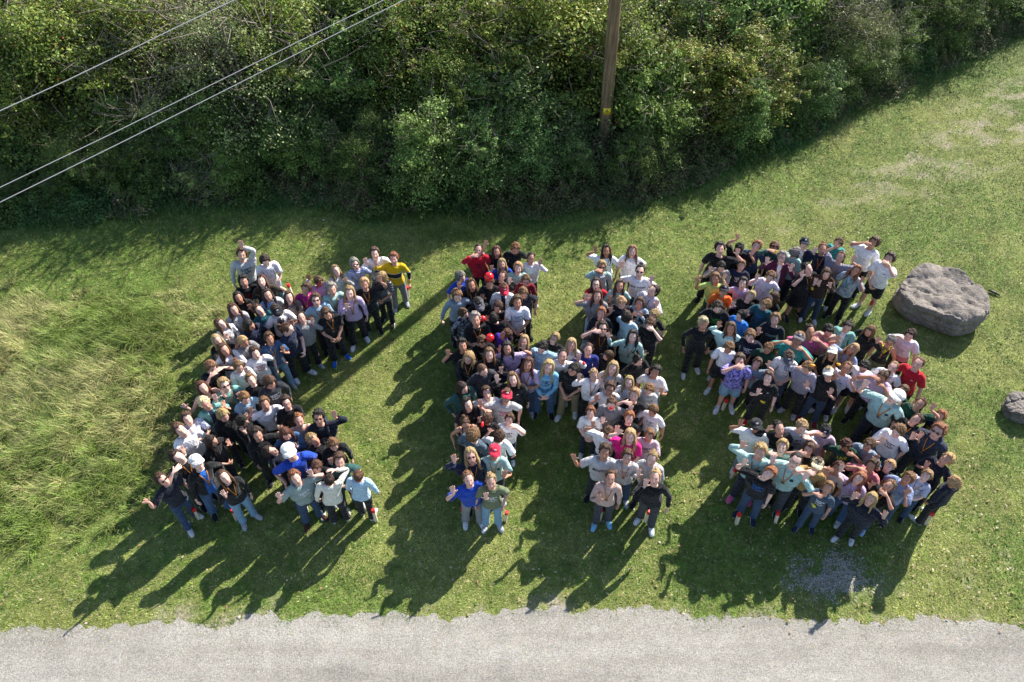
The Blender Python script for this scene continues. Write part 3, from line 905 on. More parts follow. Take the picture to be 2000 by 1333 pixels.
# hair -----------------------------------------------------------
def hair_cap(kind, seed=1):
    """hair shell around the skull; inside the face it withdraws under the skin"""
    r = np.random.default_rng(seed)
    nu, nv = 44, 26
    V = []
    C = np.array([0, .008, 1.622])
    R = np.array([.077, .095, .096])
    ph0 = r.uniform(0, 6, 8)
    for j in range(nv + 1):
        ph = math.pi * (.0 + .80 * j / nv)
        for i in range(nu):
            th = 2 * math.pi * i / nu
            d = np.array([math.sin(ph) * math.sin(th), -math.sin(ph) * math.cos(th), math.cos(ph)])   # th=0 : face
            front = math.cos(th) * math.sin(ph)
            lat = abs(math.atan2(math.sin(th), math.cos(th)))
            # hairline height as a function of side angle
            line = {'s': 1.0, 'c': 1.02, 'b': .90, 'l': .96, 'p': .86, 'n': .86}[kind]
            side = np.clip((lat - .75) / .55, 0, 1)
            limit = line + side * 1.35                    # polar angle reached
            m = np.clip((limit - ph) / .14, 0, 1)
            if lat > 1.9: m = np.clip((2.45 - ph) / .2, 0, 1)
            th_ = {'s': .020, 'c': .026, 'b': .006, 'l': .018, 'p': .010, 'n': .010}[kind]
            top = .5 + .5 * math.cos(ph)
            t = th_ * (.65 + .55 * top)
            if kind == 'c':
                t += .010 * math.sin(th * 9 + ph0[0] + 3 * math.sin(ph * 7)) * math.sin(ph * 13 + ph0[1]) + .005 * math.sin(th * 17 + ph * 9)
            elif kind == 's':
                t += .005 * math.sin(th * 13 + 5 * ph + ph0[2]) + .005 * math.sin(th * 5 + ph * 11 + ph0[3]) + (.010 if lat < .8 and .55 < ph < 1.0 else 0)
            elif kind == 'l':
                t += .003 * math.sin(th * 22 + ph0[4]) - .008 * math.exp(-(d[0] / .05) ** 2) * (ph < 1.2)
            else:
                t += .0022 * math.sin(d[0] * 120 + ph0[5])
            V.append(C + d * R * (1 + m * t / .085 - (1 - m) * .12))
    F = []
    for j in range(nv):
        for i in range(nu):
            a, b = j * nu + i, j * nu + (i + 1) % nu
            F.append((a, a + nu, b + nu, b))
    F.append(tuple(range(nv * nu, nv * nu + nu))[::-1])
    return V, F

def nz_v(v): return v / (np.linalg.norm(v) + 1e-9)
def locks(mb, paths, r, seed):
    for p in paths:
        mb.add(tube(p, r, 8))

def hair_shape(kind, seed):
    r = np.random.default_rng(seed)
    mb = MB()
    mb.add(hair_cap(kind, seed))
    if kind in 'sclpn':
        C = np.array([0, .008, 1.622]); R = np.array([.077, .095, .096])
        for k in range({'s': 90, 'c': 110, 'l': 26, 'p': 22, 'n': 22}[kind]):
            ph = r.uniform(.05, 1.75); th = r.uniform(.0, 6.28)
            lat = abs(math.atan2(math.sin(th), math.cos(th)))
            if lat < 1.15 and ph > .98: continue
            d = np.array([math.sin(ph) * math.sin(th), -math.sin(ph) * math.cos(th), math.cos(ph)])
            swirl = nz_v(np.cross(d, [r.normal(0, .4), r.normal(0, .4), 1]) * r.choice([-1, 1]) * .5 + np.array([0, -.6 if lat < 1.5 else .3, -.5]) + r.normal(0, .35, 3))
            b0 = C + d * R * 1.13; L = r.uniform(.02, .042)
            mb.add(tube([b0, b0 + swirl * L * .5 + d * .010, b0 + swirl * L + d * r.uniform(-.002, .014)], [.011, .009, .002], 5))
    if kind == 'l':
        # curtain of thick locks round the back and down both sides of the face
        L = r.uniform(.13, .27)
        wav = r.uniform(.008, .022)
        for k in range(22):
            a = -1 + 2 * k / 21                      # -1 right front .. 0 back .. 1 left front
            ang = a * 1.98
            x0, y0 = .078 * math.sin(ang), .012 + .092 * math.cos(ang)
            ll = L * (.75 + .5 * r.random())
            ydrop = -.045 if abs(a) > .78 else (.02 if abs(a) < .5 else 0)
            w = r.uniform(-.012, .012); ph = r.uniform(0, 6)
            pts = [(x0 * .8, y0 * .85, 1.685), (x0 * 1.10, y0 * 1.05, 1.62), (x0 * 1.2, y0 * 1.06, 1.55)]
            for q in range(5):
                t = (q + 1) / 5
                pts.append((x0 * (1.22 + .35 * t) + w * t * 2 + wav * math.sin(ph + q * 1.7), y0 * (1.02 - .04 * t) + ydrop * (.6 + t) + wav * math.cos(ph + q * 1.5), 1.55 - (ll + .04) * t))
            mb.add(tube(pts, [.012, .018, .019, .019, .018, .016, .012, .004], 7))
    if kind == 'p':
        sw = r.choice([-1, 1]) * r.uniform(.02, .07)
        mb.add(tube([(0, .095, 1.665), (sw * .3, .13, 1.675), (sw * .7, .15, 1.63), (sw, .145, 1.55), (sw * 1.2, .13, 1.47), (sw * 1.3, .12, 1.40), (sw * 1.3, .125, 1.36)], [.018, .026, .030, .029, .025, .018, .006], 10))
    if kind == 'n':
        mb.add(ell((0, .075, 1.735), (.038, .036, .032), 14, 10, lambda d: 1 + .08 * math.sin(d[0] * 14 + d[2] * 9)))
    me = mb.me('h')
    me.calc_loop_triangles()
    F = np.array([t.vertices[:] for t in me.loop_triangles])
    P = np.array(mb.v)
    bpy.data.meshes.remove(me)
    z = P[:, 2]
    W = np.zeros((len(P), len(BONES)))
    t = np.clip((1.56 - z) / .14, 0, 1)
    if kind != 'l': t = t * .25
    W[:, BN['head']] = 1 - t
    W[:, BN['neck']] = t * .4
    W[:, BN['chest']] = t * .6
    return Part(P, F, W=W)
for k_ in 'slcbpn':
    for v_ in range(5): LIB['hair_%s%d' % (k_, v_)] = hair_shape(k_, v_ * 7 + ord(k_))

def rigid(vf, bone_name='head'):
    P = np.array(vf[0], float); 
    F = []
    for f in vf[1]:
        for i in range(1, len(f) - 1): F.append((f[0], f[i], f[i + 1]))
    W = np.zeros((len(P), len(BONES))); W[:, BN[bone_name]] = 1
    return Part(P, np.array(F), W=W)

mb = MB()
for s in (1, -1):
    mb.add(ell((.034 * s, -.106, 1.600), (.026, .006, .017), 12, 6))
    mb.add(tube([(.062 * s, -.098, 1.604), (.082 * s, -.03, 1.604), (.083 * s, .01, 1.60)], .0035, 6))
mb.add(tube([(-.008, -.108, 1.606), (.008, -.108, 1.606)], .004, 6))
LIB['sunglasses'] = rigid((mb.v, mb.f))
mb = MB()
for s in (1, -1):
    c = np.array([.034 * s, -.106, 1.600])
    ring = [c + np.array([.027 * math.cos(a), .004 * abs(math.cos(a)), .020 * math.sin(a)]) for a in np.linspace(0, 2 * math.pi, 13)]
    mb.add(tube(ring, .0028, 5))
    mb.add(tube([(.061 * s, -.101, 1.604), (.082 * s, -.03, 1.604), (.083 * s, .01, 1.60)], .003, 5))
LIB['glasses'] = rigid((mb.v, mb.f))
def cap_shape():
    mb = MB()
    V, F = [], []
    nu, nv = 28, 10
    for j in range(nv + 1):
        ph = math.pi * .5 * j / nv
        for i in range(nu):
            th = 2 * math.pi * i / nu
            V.append((.097 * math.sin(ph) * math.sin(th), .006 - .114 * math.sin(ph) * math.cos(th), 1.645 + .090 * math.cos(ph)))
    for j in range(nv):
        for i in range(nu):
            a, b = j * nu + i, j * nu + (i + 1) % nu
            F.append((a, a + nu, b + nu, b))
    F.append(tuple(range(nv * nu, nv * nu + nu))[::-1])
    mb.add((V, F))
    V, F = [], []
    for i in range(11):
        a = -1.05 + 2.1 * i / 10
        for (rr, dz) in ((1.0, .004), (1.42, -.004), (1.92, -.024), (1.92, -.031), (1.0, -.010)):
            k = .62 + .38 * math.cos(a)
            e = 1 + (rr - 1) * k
            V.append((.094 * math.sin(a) * (1 + (rr - 1) * .15), .006 - .112 * math.cos(a) * e if rr > 1 else .006 - .108 * math.cos(a), 1.650 + dz - (rr - 1) * .018 * abs(math.sin(a))))
    for i in range(10):
        for k in range(5):
            a, b = i * 5 + k, i * 5 + (k + 1) % 5
            F.append((a, b, b + 5, a + 5))
    mb.add((V, F), 0)
    return mb
mb = cap_shape()
LIB['cap'] = rigid((mb.v, mb.f))
mb = MB(); mb.add(ell((0, -.108, 1.695), (.022, .006, .018), 10, 6))
LIB['cap_badge'] = rigid((mb.v, mb.f))
mb = MB()
mb.add(tube([(-.088, .0, 1.62), (-.072, -.01, 1.68), (-.03, -.02, 1.722), (.03, -.02, 1.722), (.072, -.01, 1.68), (.088, 0, 1.62)], .006, 8))
LIB['hair_band'] = rigid((mb.v, mb.f))
mb = MB()
mb.add(tube([(-.085, .02, 1.44), (-.075, -.055, 1.43), (-.03, -.10, 1.405), (.03, -.105, 1.40), (.075, -.055, 1.43), (.085, .02, 1.44), (.05, .085, 1.46), (-.05, .085, 1.46), (-.085, .02, 1.44)], [.022, .026, .032, .034, .027, .022, .024, .024, .022], 10))
mb.add(tube([(0, -.11, 1.40), (.005, -.135, 1.33), (0, -.132, 1.25)], [.03, .036, .01], 10))
LIB['scarf'] = rigid((mb.v, mb.f), 'chest')

mb = MB()
mb.add(tube([(.165 * math.sin(a), .01 - .128 * math.cos(a), .925 + .012 * math.cos(3 * a)) for a in np.linspace(0, 2 * math.pi, 21)], [(.030, .016)] * 21, 8))
mb.add(tube([(.02, -.125, .93), (.035, -.15, .86), (.03, -.14, .76)], [(.03, .02), (.035, .018), (.03, .012)], 8))
mb.add(tube([(-.01, -.125, .93), (-.04, -.15, .85), (-.05, -.14, .74)], [(.03, .02), (.035, .018), (.03, .012)], 8))
LIB['waist'] = rigid((mb.v, mb.f), 'pelvis')
mb = MB()
mb.add(rings([(1.02, 0, .185, .11, .05), (1.05, 0, .19, .135, .07), (1.2, 0, .195, .135, .078), (1.33, 0, .19, .12, .07), (1.39, 0, .17, .08, .045)], 20, 3))
mb.add(rings([(1.06, 0, .265, .09, .02), (1.17, 0, .272, .09, .026), (1.2, 0, .262, .085, .02)], 14, 3))
for s in (1, -1): mb.add(tube([(.085 * s, .19, 1.36), (.10 * s, .12, 1.42), (.105 * s, .02, 1.468), (.108 * s, -.08, 1.43), (.112 * s, -.138, 1.33), (.118 * s, -.14, 1.2), (.15 * s, -.07, 1.1), (.13 * s, .14, 1.08)], [(.010, .024)] * 8, 8))
LIB['backpack'] = rigid((mb.v, mb.f), 'chest')

# things laid on the shirt front: prints, logo, medal ribbon, backpack straps
BVH = {k: BVHTree.FromPolygons([tuple(p) for p in LIB['shirt_' + k].P], [tuple(map(int, f)) for f in LIB['shirt_' + k].F]) for k in 'tlhv'}
def on_shirt(k, pts, off, back=False):
    """lay points (x, z) on the front or back of a shirt in the rest pose"""
    out, W = [], []
    sh = LIB['shirt_' + k]
    s = 1 if back else -1
    for (x, z) in pts:
        h = BVH[k].ray_cast(Vector((x, s * .6, z)), Vector((0, -s, 0)))
        if h[0] is None: h = (Vector((x, s * .08, z)), None, 0)
        y = h[0].y + s * off
        out.append((x, y, z))
        if h[2] is None: W.append(sh.W[0])
        else: W.append(sh.W[sh.F[h[2]]].mean(0))
    return np.array(out), np.array(W)
def flat_part(k, polys, off=.004, th=.003, back=False):
    """polys: list of 2D strips [(x,z)...] given as quads rows -> thin raised print"""
    V, W, F = [], [], []
    for quad in polys:
        n = len(quad)
        a, wa = on_shirt(k, quad, off, back)
        o = len(V)
        V += list(a); W += list(wa)
        F += [(o, o + i, o + i + 1) if not back else (o, o + i + 1, o + i) for i in range(1, n - 1)]
    return Part(np.array(V), np.array(F), W=np.array(W))
def subdiv(poly, n=3):
    (x0, z0), (x1, z1), (x2, z2), (x3, z3) = poly
    out = []
    for i in range(n):
        a, b = i / n, (i + 1) / n
        out.append([(x0 + (x1 - x0) * a, z0 + (z1 - z0) * a), (x0 + (x1 - x0) * b, z0 + (z1 - z0) * b), (x3 + (x2 - x3) * b, z3 + (z2 - z3) * b), (x3 + (x2 - x3) * a, z3 + (z2 - z3) * a)])
    return out
def strip(p, q, w, n=6):
    """a ribbon from p to q of width w, as quads"""
    d = np.array(q, float) - p; L = np.linalg.norm(d); nn = np.array([-d[1], d[0]]) / L * w / 2
    out = []
    for i in range(n):
        a = np.array(p) + d * i / n; b = np.array(p) + d * (i + 1) / n
        out.append([tuple(a - nn), tuple(b - nn), tuple(b + nn), tuple(a + nn)])
    return out
def disc(cx, cz, r, n=12):
    return [[(cx, cz)] + [(cx + r * math.cos(2 * math.pi * i / n), cz + r * math.sin(2 * math.pi * i / n)) for i in range(n + 1)]]
for k in 'tlhv':
    LIB['ribbon_' + k] = flat_part(k, strip((-.062, 1.445), (.004, 1.175), .017, 9) + strip((.062, 1.445), (-.004, 1.175), .017, 9), .011)
    LIB['medal_' + k] = flat_part(k, disc(0, 1.150, .030), .014)
    LIB['mini_' + k] = flat_part(k, [[(.055, 1.30), (.105, 1.30), (.100, 1.318), (.060, 1.318)]], .006)
    LIB['logo_' + k] = flat_part(k, disc(.085, 1.29, .030), .006)
    r_ = np.random.default_rng(3)
    pr = []
    for row in range(4):
        z = 1.315 - row * .038; x = -.085 + r_.uniform(0, .02)
        while x < .07:
            w = r_.uniform(.012, .036)
            if r_.random() < .82: pr += [[(x, z), (x + w, z), (x + w * r_.uniform(.7, 1.2), z + .026), (x + r_.uniform(-.004, .006), z + .026)]]
            x += w + .007
    LIB['print_' + k] = flat_part(k, pr, .006)
    LIB['printb_' + k] = flat_part(k, subdiv([(-.13, 1.30), (.13, 1.30), (.13, 1.335), (-.13, 1.335)], 8) + subdiv([(-.13, 1.28), (.13, 1.28), (.13, 1.288), (-.13, 1.288)], 8), .006, back=True)
    LIB['straps_' + k] = flat_part(k, strip((-.10, 1.43), (-.115, 1.12), .036, 8) + strip((.10, 1.43), (.115, 1.12), .036, 8), .008)

def text_part(k, txt, width, z, lines=1):
    polys, tw = [], []
    cu = bpy.data.curves.new('t', 'FONT'); cu.body = txt; cu.align_x = 'CENTER'; cu.size = 1; cu.offset = .02; cu.space_line = .85
    ob = bpy.data.objects.new('t', cu); col.objects.link(ob)
    dg = bpy.context.evaluated_depsgraph_get()
    me = ob.evaluated_get(dg).to_mesh(); me.calc_loop_triangles()
    P = np.array([v.co[:] for v in me.vertices]); F = np.array([t.vertices[:] for t in me.loop_triangles])
    ob.evaluated_get(dg).to_mesh_clear(); bpy.data.objects.remove(ob); bpy.data.curves.remove(cu)
    s = width / (P[:, 0].max() - P[:, 0].min())
    P = P - [(P[:, 0].max() + P[:, 0].min()) / 2, P[:, 1].max(), 0]
    pts = np.stack([P[:, 0] * s, z + P[:, 1] * s * 1.15], 1)
    V, W = on_shirt(k, pts, .008)
    return Part(V, F, W=W)
LIB['tx_NY'] = text_part('t', 'NEW YORK', .31, 1.335)
LIB['tx_BO'] = text_part('t', 'BOSTON', .28, 1.31)
LIB['tx_LIVE'] = text_part('t', 'LIVE', .18, 1.34)
LIB['tx_YL'] = text_part('t', 'BRIAN', .22, 1.34)
LIB['tx_JO'] = text_part('l', 'JOYONE', .25, 1.31)

def Rx(a): c, s = math.cos(a), math.sin(a); return np.array([[1, 0, 0], [0, c, -s], [0, s, c]])
def Ry(a): c, s = math.cos(a), math.sin(a); return np.array([[c, 0, s], [0, 1, 0], [-s, 0, c]])
def Rz(a): c, s = math.cos(a), math.sin(a); return np.array([[c, -s, 0], [s, c, 0], [0, 0, 1]])
def nz(v): v = np.array(v, float); return v / (np.linalg.norm(v) + 1e-9)
def frame(d, n):
    d = nz(d); n = np.array(n, float); n = nz(n - d * (n @ d)); return np.stack([d, n, np.cross(d, n)], 1)
def align(a, b):
    a, b = nz(a), nz(b); v = np.cross(a, b); c = a @ b
    if c > .9999: return np.eye(3)
    if c < -.9999: return Rz(math.pi)
    K = np.array([[0, -v[2], v[1]], [v[2], 0, -v[0]], [-v[1], v[0], 0]])
    return np.eye(3) + K + K @ K / (1 + c)
def half(Ra, Rb, t=.5):
    q = Matrix(Ra.tolist()).to_quaternion().slerp(Matrix(Rb.tolist()).to_quaternion(), t)
    return np.array(q.to_matrix())

# wrist target (x outward, y, z), elbow pole, finger direction, palm normal
ARM = {
    'd': ((.27, -.05, .90), (.6, .6, -.2), (.05, -.15, -1), (-1, -.2, 0), .35),
    'w': ((.25, -.13, 1.51), (.5, .2, -1), (.04, .38, 1), (0, -1, .38), .0),
    'f': ((.17, -.27, 1.37), (.6, .2, -1), (.02, .4, 1), (0, -1, .4), .05),
    'o': ((.46, -.08, 1.50), (.4, 0, -1), (.35, .2, 1), (0, -1, .4), .0),
    'u': ((.17, -.02, 1.88), (1, -.1, 0), (.02, .1, 1), (0, -1, .3), .0),
    'h': ((.15, -.15, 1.61), (1, -.2, -.9), (-.9, -.1, .35), (-.1, .4, -1), .2),
    'm': ((.10, -.27, 1.46), (.7, -.1, -1), (-.35, .1, 1), (0, -1, .3), .1),
    'j': ((.05, -.25, 1.02), (.8, .5, -.2), (-.75, -.4, -.25), (-.4, .9, 0), .7),
    'c': ((-.06, -.22, 1.17), (.9, -.1, -.5), (-1, .1, .12), (.1, .9, .3), .5),
}
J = {b[0]: b[1] for b in BONES}
TAIL = {b[0]: b[2] for b in BONES}

def pose(arms, up, head_yaw, lean, r, roll=0.0, stride=0.0):
    """per-bone rotation + posed joint position, figure faces -Y"""
    R, Q = {}, {}
    up = rad(up)
    R['pelvis'] = np.eye(3); Q['pelvis'] = J['pelvis'].copy()
    R0 = Ry(rad(lean)) @ Rx(up * .03); R1 = Ry(rad(lean * 1.5)) @ Rx(-up * .03)
    R['spine'] = R0; Q['spine'] = np.array([0, .01, 1.0]) + R0 @ (J['spine'] - [0, .01, 1.0])
    R['chest'] = R1; Q['chest'] = Q['spine'] + R0 @ (J['chest'] - J['spine'])
    nb = np.array([0, .012, 1.43])
    nbp = Q['chest'] + R1 @ (nb - J['chest'])
    R2 = R1 @ Rz(head_yaw * .4) @ Rx(-up * .42) @ Ry(rad(roll) * .4)
    R['neck'] = R2; Q['neck'] = nbp + R2 @ (J['neck'] - nb)
    hb = np.array([0, .012, 1.515]); hbp = nbp + R2 @ (hb - nb)
    R3 = R1 @ Rz(head_yaw) @ Rx(-up * .90) @ Ry(rad(roll))
    R['head'] = R3; Q['head'] = hbp + R3 @ (J['head'] - hb)
    for side, sx, code in (('L', 1, arms[1]), ('R', -1, arms[0])):
        S, E, W, d = limb(sx)
        T = np.array([A45 * sx, 0, A45])
        raise_ = {'u': 30, 'w': 10, 'h': 16, 'o': 10, 'm': 8}.get(code, 0)
        Rc = R1 @ Ry(rad(-raise_ * sx * .6))
        c0 = np.array([.03 * sx, 0, 1.40]); c0p = Q['chest'] + R1 @ (c0 - J['chest'])
        R['clav' + side] = Rc; Q['clav' + side] = c0p + Rc @ (J['clav' + side] - c0)
        Sp = c0p + Rc @ (S - c0)
        (wx, wy, wz), pole, fd, pn, curl = ARM[code]
        if code == 'w':
            q_ = r.random()
            if q_ < .28: wx, wy, wz = .30, -.04, 1.66
            elif q_ < .5: wx, wy, wz = .19, -.30, 1.44
            elif q_ < .62: wx, wy, wz = .38, -.10, 1.56
        jit = r.normal(0, 1, 3) * (np.array([.035, .03, .035]) if code not in 'jcm' else .015)
        if code == 'm' or code == 'h': wz_extra = -.01
        tgt = np.array([wx * sx, wy, wz]) + jit
        # head-related targets follow the tilted head
        if code in 'hm':
            hd = Q['head'] - J['head']
            tgt = tgt + hd + np.array([0, -.02, .02])
        v = tgt - Sp; L = np.linalg.norm(v); a, b = .285, .25
        Lc = min(max(L, .12), a + b - .004); v = v / L * Lc
        x = (a * a - b * b + Lc * Lc) / (2 * Lc); h = math.sqrt(max(a * a - x * x, 0))
        vn = v / Lc; p = np.array([pole[0] * sx, pole[1], pole[2]], float); p = p - vn * (p @ vn); p = nz(p)
        Ep = Sp + vn * x + p * h; Wp = Sp + v
        Ru = align(d, Ep - Sp)
        F0 = frame(d, (0, -1, 0))
        fdv = np.array([fd[0] * sx, fd[1], fd[2]]) + r.normal(0, .10, 3)
        pnv = np.array([pn[0] * sx, pn[1], pn[2]]) + r.normal(0, .12, 3)
        Rh = frame(fdv, pnv) @ F0.T
        Rf_end = frame(Wp - Ep, Rh @ np.array([0, -1., 0])) @ F0.T
        Rf_0 = align(Ru @ d, Wp - Ep) @ Ru
        R['uarm' + side] = half(Rc, Ru, .93) if False else Ru; Q['uarm' + side] = Sp
        R['farmA' + side] = half(Rf_0, Rf_end, .35); Q['farmA' + side] = Ep
        R['farmB' + side] = half(Rf_0, Rf_end, .85); Q['farmB' + side] = Ep + (Wp - Ep) * (.13 / .25)
        R['hand' + side] = Rh; Q['hand' + side] = Wp + Rh @ (d * .01)
        for k in range(5):
            base, f, Lk = FING[side, k]
            cu = curl * (1 + .25 * k / 3) + r.uniform(0, .12)
            # bend towards the palm (-y): rotate about axis f x palm normal
            ax = nz(np.cross(f, np.array([0, -1., 0])))
            def rot(ang):
                return np.array(Matrix.Rotation(ang, 3, Vector(ax)))
            Rk = Rh @ rot(cu * (1.0 if k < 4 else .5))
            bp = Wp + Rh @ (base - W)
            R['f%d' % k + side] = Rk; Q['f%d' % k + side] = bp + Rk @ (J['f%d' % k + side] - base)
            if k < 4:
                mid = base + f * Lk * .52; mp = bp + Rk @ (mid - base)
                Rg = Rk @ rot(cu * 1.1)
                R['g%d' % k + side] = Rg; Q['g%d' % k + side] = mp + Rg @ (J['g%d' % k + side] - mid)
        # legs
        sp = rad(r.uniform(0, 4)); st = rad(stride * sx)
        hip = np.array([.09 * sx, .01, .90])
        Rt = Ry(-sp * sx) @ Rx(st); Rs = Ry(-sp * sx * .6) @ Rx(st - abs(st) * .3)
        hp = hip
        R['thigh' + side] = Rt; Q['thigh' + side] = hp + Rt @ (J['thigh' + side] - hip)
        kn = np.array([.095 * sx, 0, .49]); knp = hp + Rt @ (kn - hip)
        R['shin' + side] = Rs; Q['shin' + side] = knp + Rs @ (J['shin' + side] - kn)
        an = np.array([.1 * sx, .012, .08]); anp = knp + Rs @ (an - kn)
        Rft = Rz(rad(r.uniform(2, 18) * sx))
        R['foot' + side] = Rft; anp = anp.copy(); anp[2] = .08
        Q['foot' + side] = anp + Rft @ (J['foot' + side] - an)
    RR = np.stack([R[b[0]] for b in BONES]); QQ = np.stack([Q[b[0]] for b in BONES]); JJ = np.stack([b[1] for b in BONES])
    return RR, QQ - np.einsum('bij,bj->bi', RR, JJ)

def skin(part, RT, scale, fat, scale_pts=None):
    RR, TT = RT
    M = np.einsum('vb,bij->vij', part.W, RR)
    T = part.W @ TT
    P = part.Q if scale_pts is None else scale_pts
    out = np.einsum('vij,vj->vi', M, P) + T
    return out * np.array([scale, scale, scale])

# children's proportions: the head and all it carries a little larger
_hc = np.array([0, .008, 1.515])
for k_, p_ in LIB.items():
    w_ = p_.W[:, BN['head']:BN['head'] + 1]
    p_.Q = p_.P + (p_.P - _hc) * w_ * .11

# ---------------------------------------------------------------- people
COL = dict(white='f1f0f4', black='15161a', lt_grey='bdbdc0', grey='8b8c90', grey_dk='3c3d44', lt_jeans='7fa3c0', denim='3f5f86', jeans='2f4766', grey_='888888', navy='1d2440', navy_dk='171c2c', navy_gr='3a4254',
    red='c01a2c', magenta='c0218a', lilac='c4aed0', lilac_lt='dad6e6', lilac_p='cfc8e2', mauve='80706f', olive_dk='3d3830', olive='6f7a5c', tie_blue='7fa5dc', stripe_blue='c8d4ee', yellow='d8b413',
    stripe_black='26272c', teal_lt='a3c6c2', teal='77aaa4', teal_dk='1c5560', teal_dk2='2c5552', teal_b='3a9c98', teal_pale='a3c4bf', blue_lt='93b4cc', sky='78b4d8', white_teal='b4d6d8',
    pat_blue='8f9fd0', royal='1f48b4', royal_lt='2a78d8', royal_dk='20307e', beige='c9aca2', beige2='b0905c', grey_green='8fa3a0', grey_green2='5d7a72', cream='e2e0d4', pale_blue='b0cfe6', pale_blue2='9db4cc',
    maroon='7a1626', maroon_dk='4a1a3a', grey_blue='8596a8', grey_blue2='4d5f70', pat_white='9aa0ae', purple='4b2fa8', brown_dk='3a2a24', khaki='8d8464', pink_hot='d81480', lt_pink='cdb4c4', lt_pink2='d6b8c8',
    grey_lilac='85849a', neon='b4cf70', orange='f0681c', green_dk='183f34', pat_violet='44447e', tie_grey='b8c4cc', pink='cf5f8c', pink2='d08088', stripe_grey='b9b6c4', slate='46566a', blue_grey='8b9bc0',
    lt_lilac='b9bcd6', lt_grey2='b3bac8', brown='4a2c24', blue='2060b4', green='4c8a70', pink_='cf3a80', white_blk='cfd0d8', white_blu='9db8dc', green_='4c8a50')
SKIN = ['c8a08e', 'd6b0a0', 'bd917c', 'dfbcac', 'b5866e', 'cfa393', 'a0735a']
HAIR = dict(k='15120f', d='2a1d16', b='4a3424', t='6e5238', y='97805c', w='b8ac90', g='7a7773', r='4a281c', o='7c4e32')
SHADE = dict(k='black-haired', d='dark-haired', b='brown-haired', t='light brown-haired', y='blond', w='white-blond', g='grey-haired', r='auburn-haired', o='ginger')

def fabric(name, pattern=None):
    m, nt, b = new_mat(name, .9, .15)
    b.inputs['Sheen Weight'].default_value = .15
    oi = node(nt, 'ShaderNodeObjectInfo')
    at_ = node(nt, 'ShaderNodeAttribute', attribute_name='rest')
    v = at_.outputs['Vector']
    c = oi.outputs['Color']
    sep = node(nt, 'ShaderNodeSeparateXYZ'); nt.links.new(v, sep.inputs[0])
    X, Z = sep.outputs[0], sep.outputs[2]
    def band(axis, lo, hi):
        return math_(nt, 'MULTIPLY', math_(nt, 'GREATER_THAN', axis, lo), math_(nt, 'LESS_THAN', axis, hi))
    if pattern:
        kind, c2 = pattern[0], srgb(COL.get(pattern[1], pattern[1]))
        if kind == 'stripe': c = mix(nt, math_(nt, 'GREATER_THAN', math_(nt, 'SINE', math_(nt, 'MULTIPLY', Z, pattern[2])), pattern[3]), c, c2)
        if kind == 'band':
            c = mix(nt, band(Z, 1.13, 1.27), c, c2)
            c = mix(nt, math_(nt, 'MAXIMUM', band(Z, 1.27, 1.283), band(Z, 1.117, 1.13)), c, srgb('dedede'))
        if kind == 'blotch':
            c = mix(nt, ramp(nt, noise(nt, v, pattern[2], 3), [(.42, (0, 0, 0)), (.56, (1, 1, 1))]), c, c2)
        if kind == 'half': c = mix(nt, math_(nt, 'GREATER_THAN', X, 0.0), c, c2)
        if kind == 'low': c = mix(nt, math_(nt, 'LESS_THAN', Z, pattern[2]), c, c2)
        if kind == 'yoke': c = mix(nt, math_(nt, 'GREATER_THAN', Z, pattern[2]), c, c2)
        if kind == 'open':
            w = math_(nt, 'ADD', .045, math_(nt, 'MULTIPLY', math_(nt, 'SUBTRACT', 1.4, Z), .06))
            Y = sep.outputs[1]
            c = mix(nt, math_(nt, 'MULTIPLY', math_(nt, 'LESS_THAN', math_(nt, 'ABSOLUTE', X), w), math_(nt, 'LESS_THAN', Y, 0)), c, c2)
    n1 = noise(nt, v, 14, 3)
    c = mix(nt, 1.0, c, ramp(nt, n1, [(.3, (.88, .88, .88)), (.7, (1.06, 1.06, 1.06))]), 'MULTIPLY')
    nt.links.new(c, b.inputs['Base Color'])
    w = node(nt, 'ShaderNodeTexNoise'); w.inputs['Scale'].default_value = 9; w.inputs['Detail'].default_value = 2; w.inputs['Distortion'].default_value = 1.6
    nt.links.new(v, w.inputs['Vector'])
    bump(nt, b, math_(nt, 'ADD', w.outputs[0], math_(nt, 'MULTIPLY', noise(nt, v, 260, 1), .08)), 1.0, .055)
    return m
M_FAB = {None: fabric('woven_fabric')}
def fab(*pat):
    key = pat or None
    if key not in M_FAB: M_FAB[key] = fabric('_'.join(str(x) for x in ('fabric',) + pat), pat)
    return M_FAB[key]

m, nt, b = new_mat('skin', .55, .35)
oi = node(nt, 'ShaderNodeObjectInfo'); at_ = node(nt, 'ShaderNodeAttribute', attribute_name='rest')
b.inputs['Subsurface Weight'].default_value = 0.0
n1 = noise(nt, at_.outputs['Vector'], 22, 3)
sk_ = mix(nt, 1.0, oi.outputs['Color'], ramp(nt, n1, [(.35, (.90, .84, .82)), (.65, (1.05, 1.0, 1.0))]), 'MULTIPLY')
ab = node(nt, 'ShaderNodeVectorMath', operation='ABSOLUTE'); nt.links.new(at_.outputs['Vector'], ab.inputs[0])
def face_spot(c, r):
    s1 = node(nt, 'ShaderNodeVectorMath', operation='SUBTRACT'); nt.links.new(ab.outputs[0], s1.inputs[0]); s1.inputs[1].default_value = c
    s2 = node(nt, 'ShaderNodeVectorMath', operation='DIVIDE'); nt.links.new(s1.outputs[0], s2.inputs[0]); s2.inputs[1].default_value = r
    s3 = node(nt, 'ShaderNodeVectorMath', operation='LENGTH'); nt.links.new(s2.outputs[0], s3.inputs[0])
    front = math_(nt, 'LESS_THAN', node_sep.outputs[1], 0)
    return math_(nt, 'MULTIPLY', math_(nt, 'SUBTRACT', 1.35, s3.outputs['Value'], True), front)
node_sep = node(nt, 'ShaderNodeSeparateXYZ'); nt.links.new(at_.outputs['Vector'], node_sep.inputs[0])
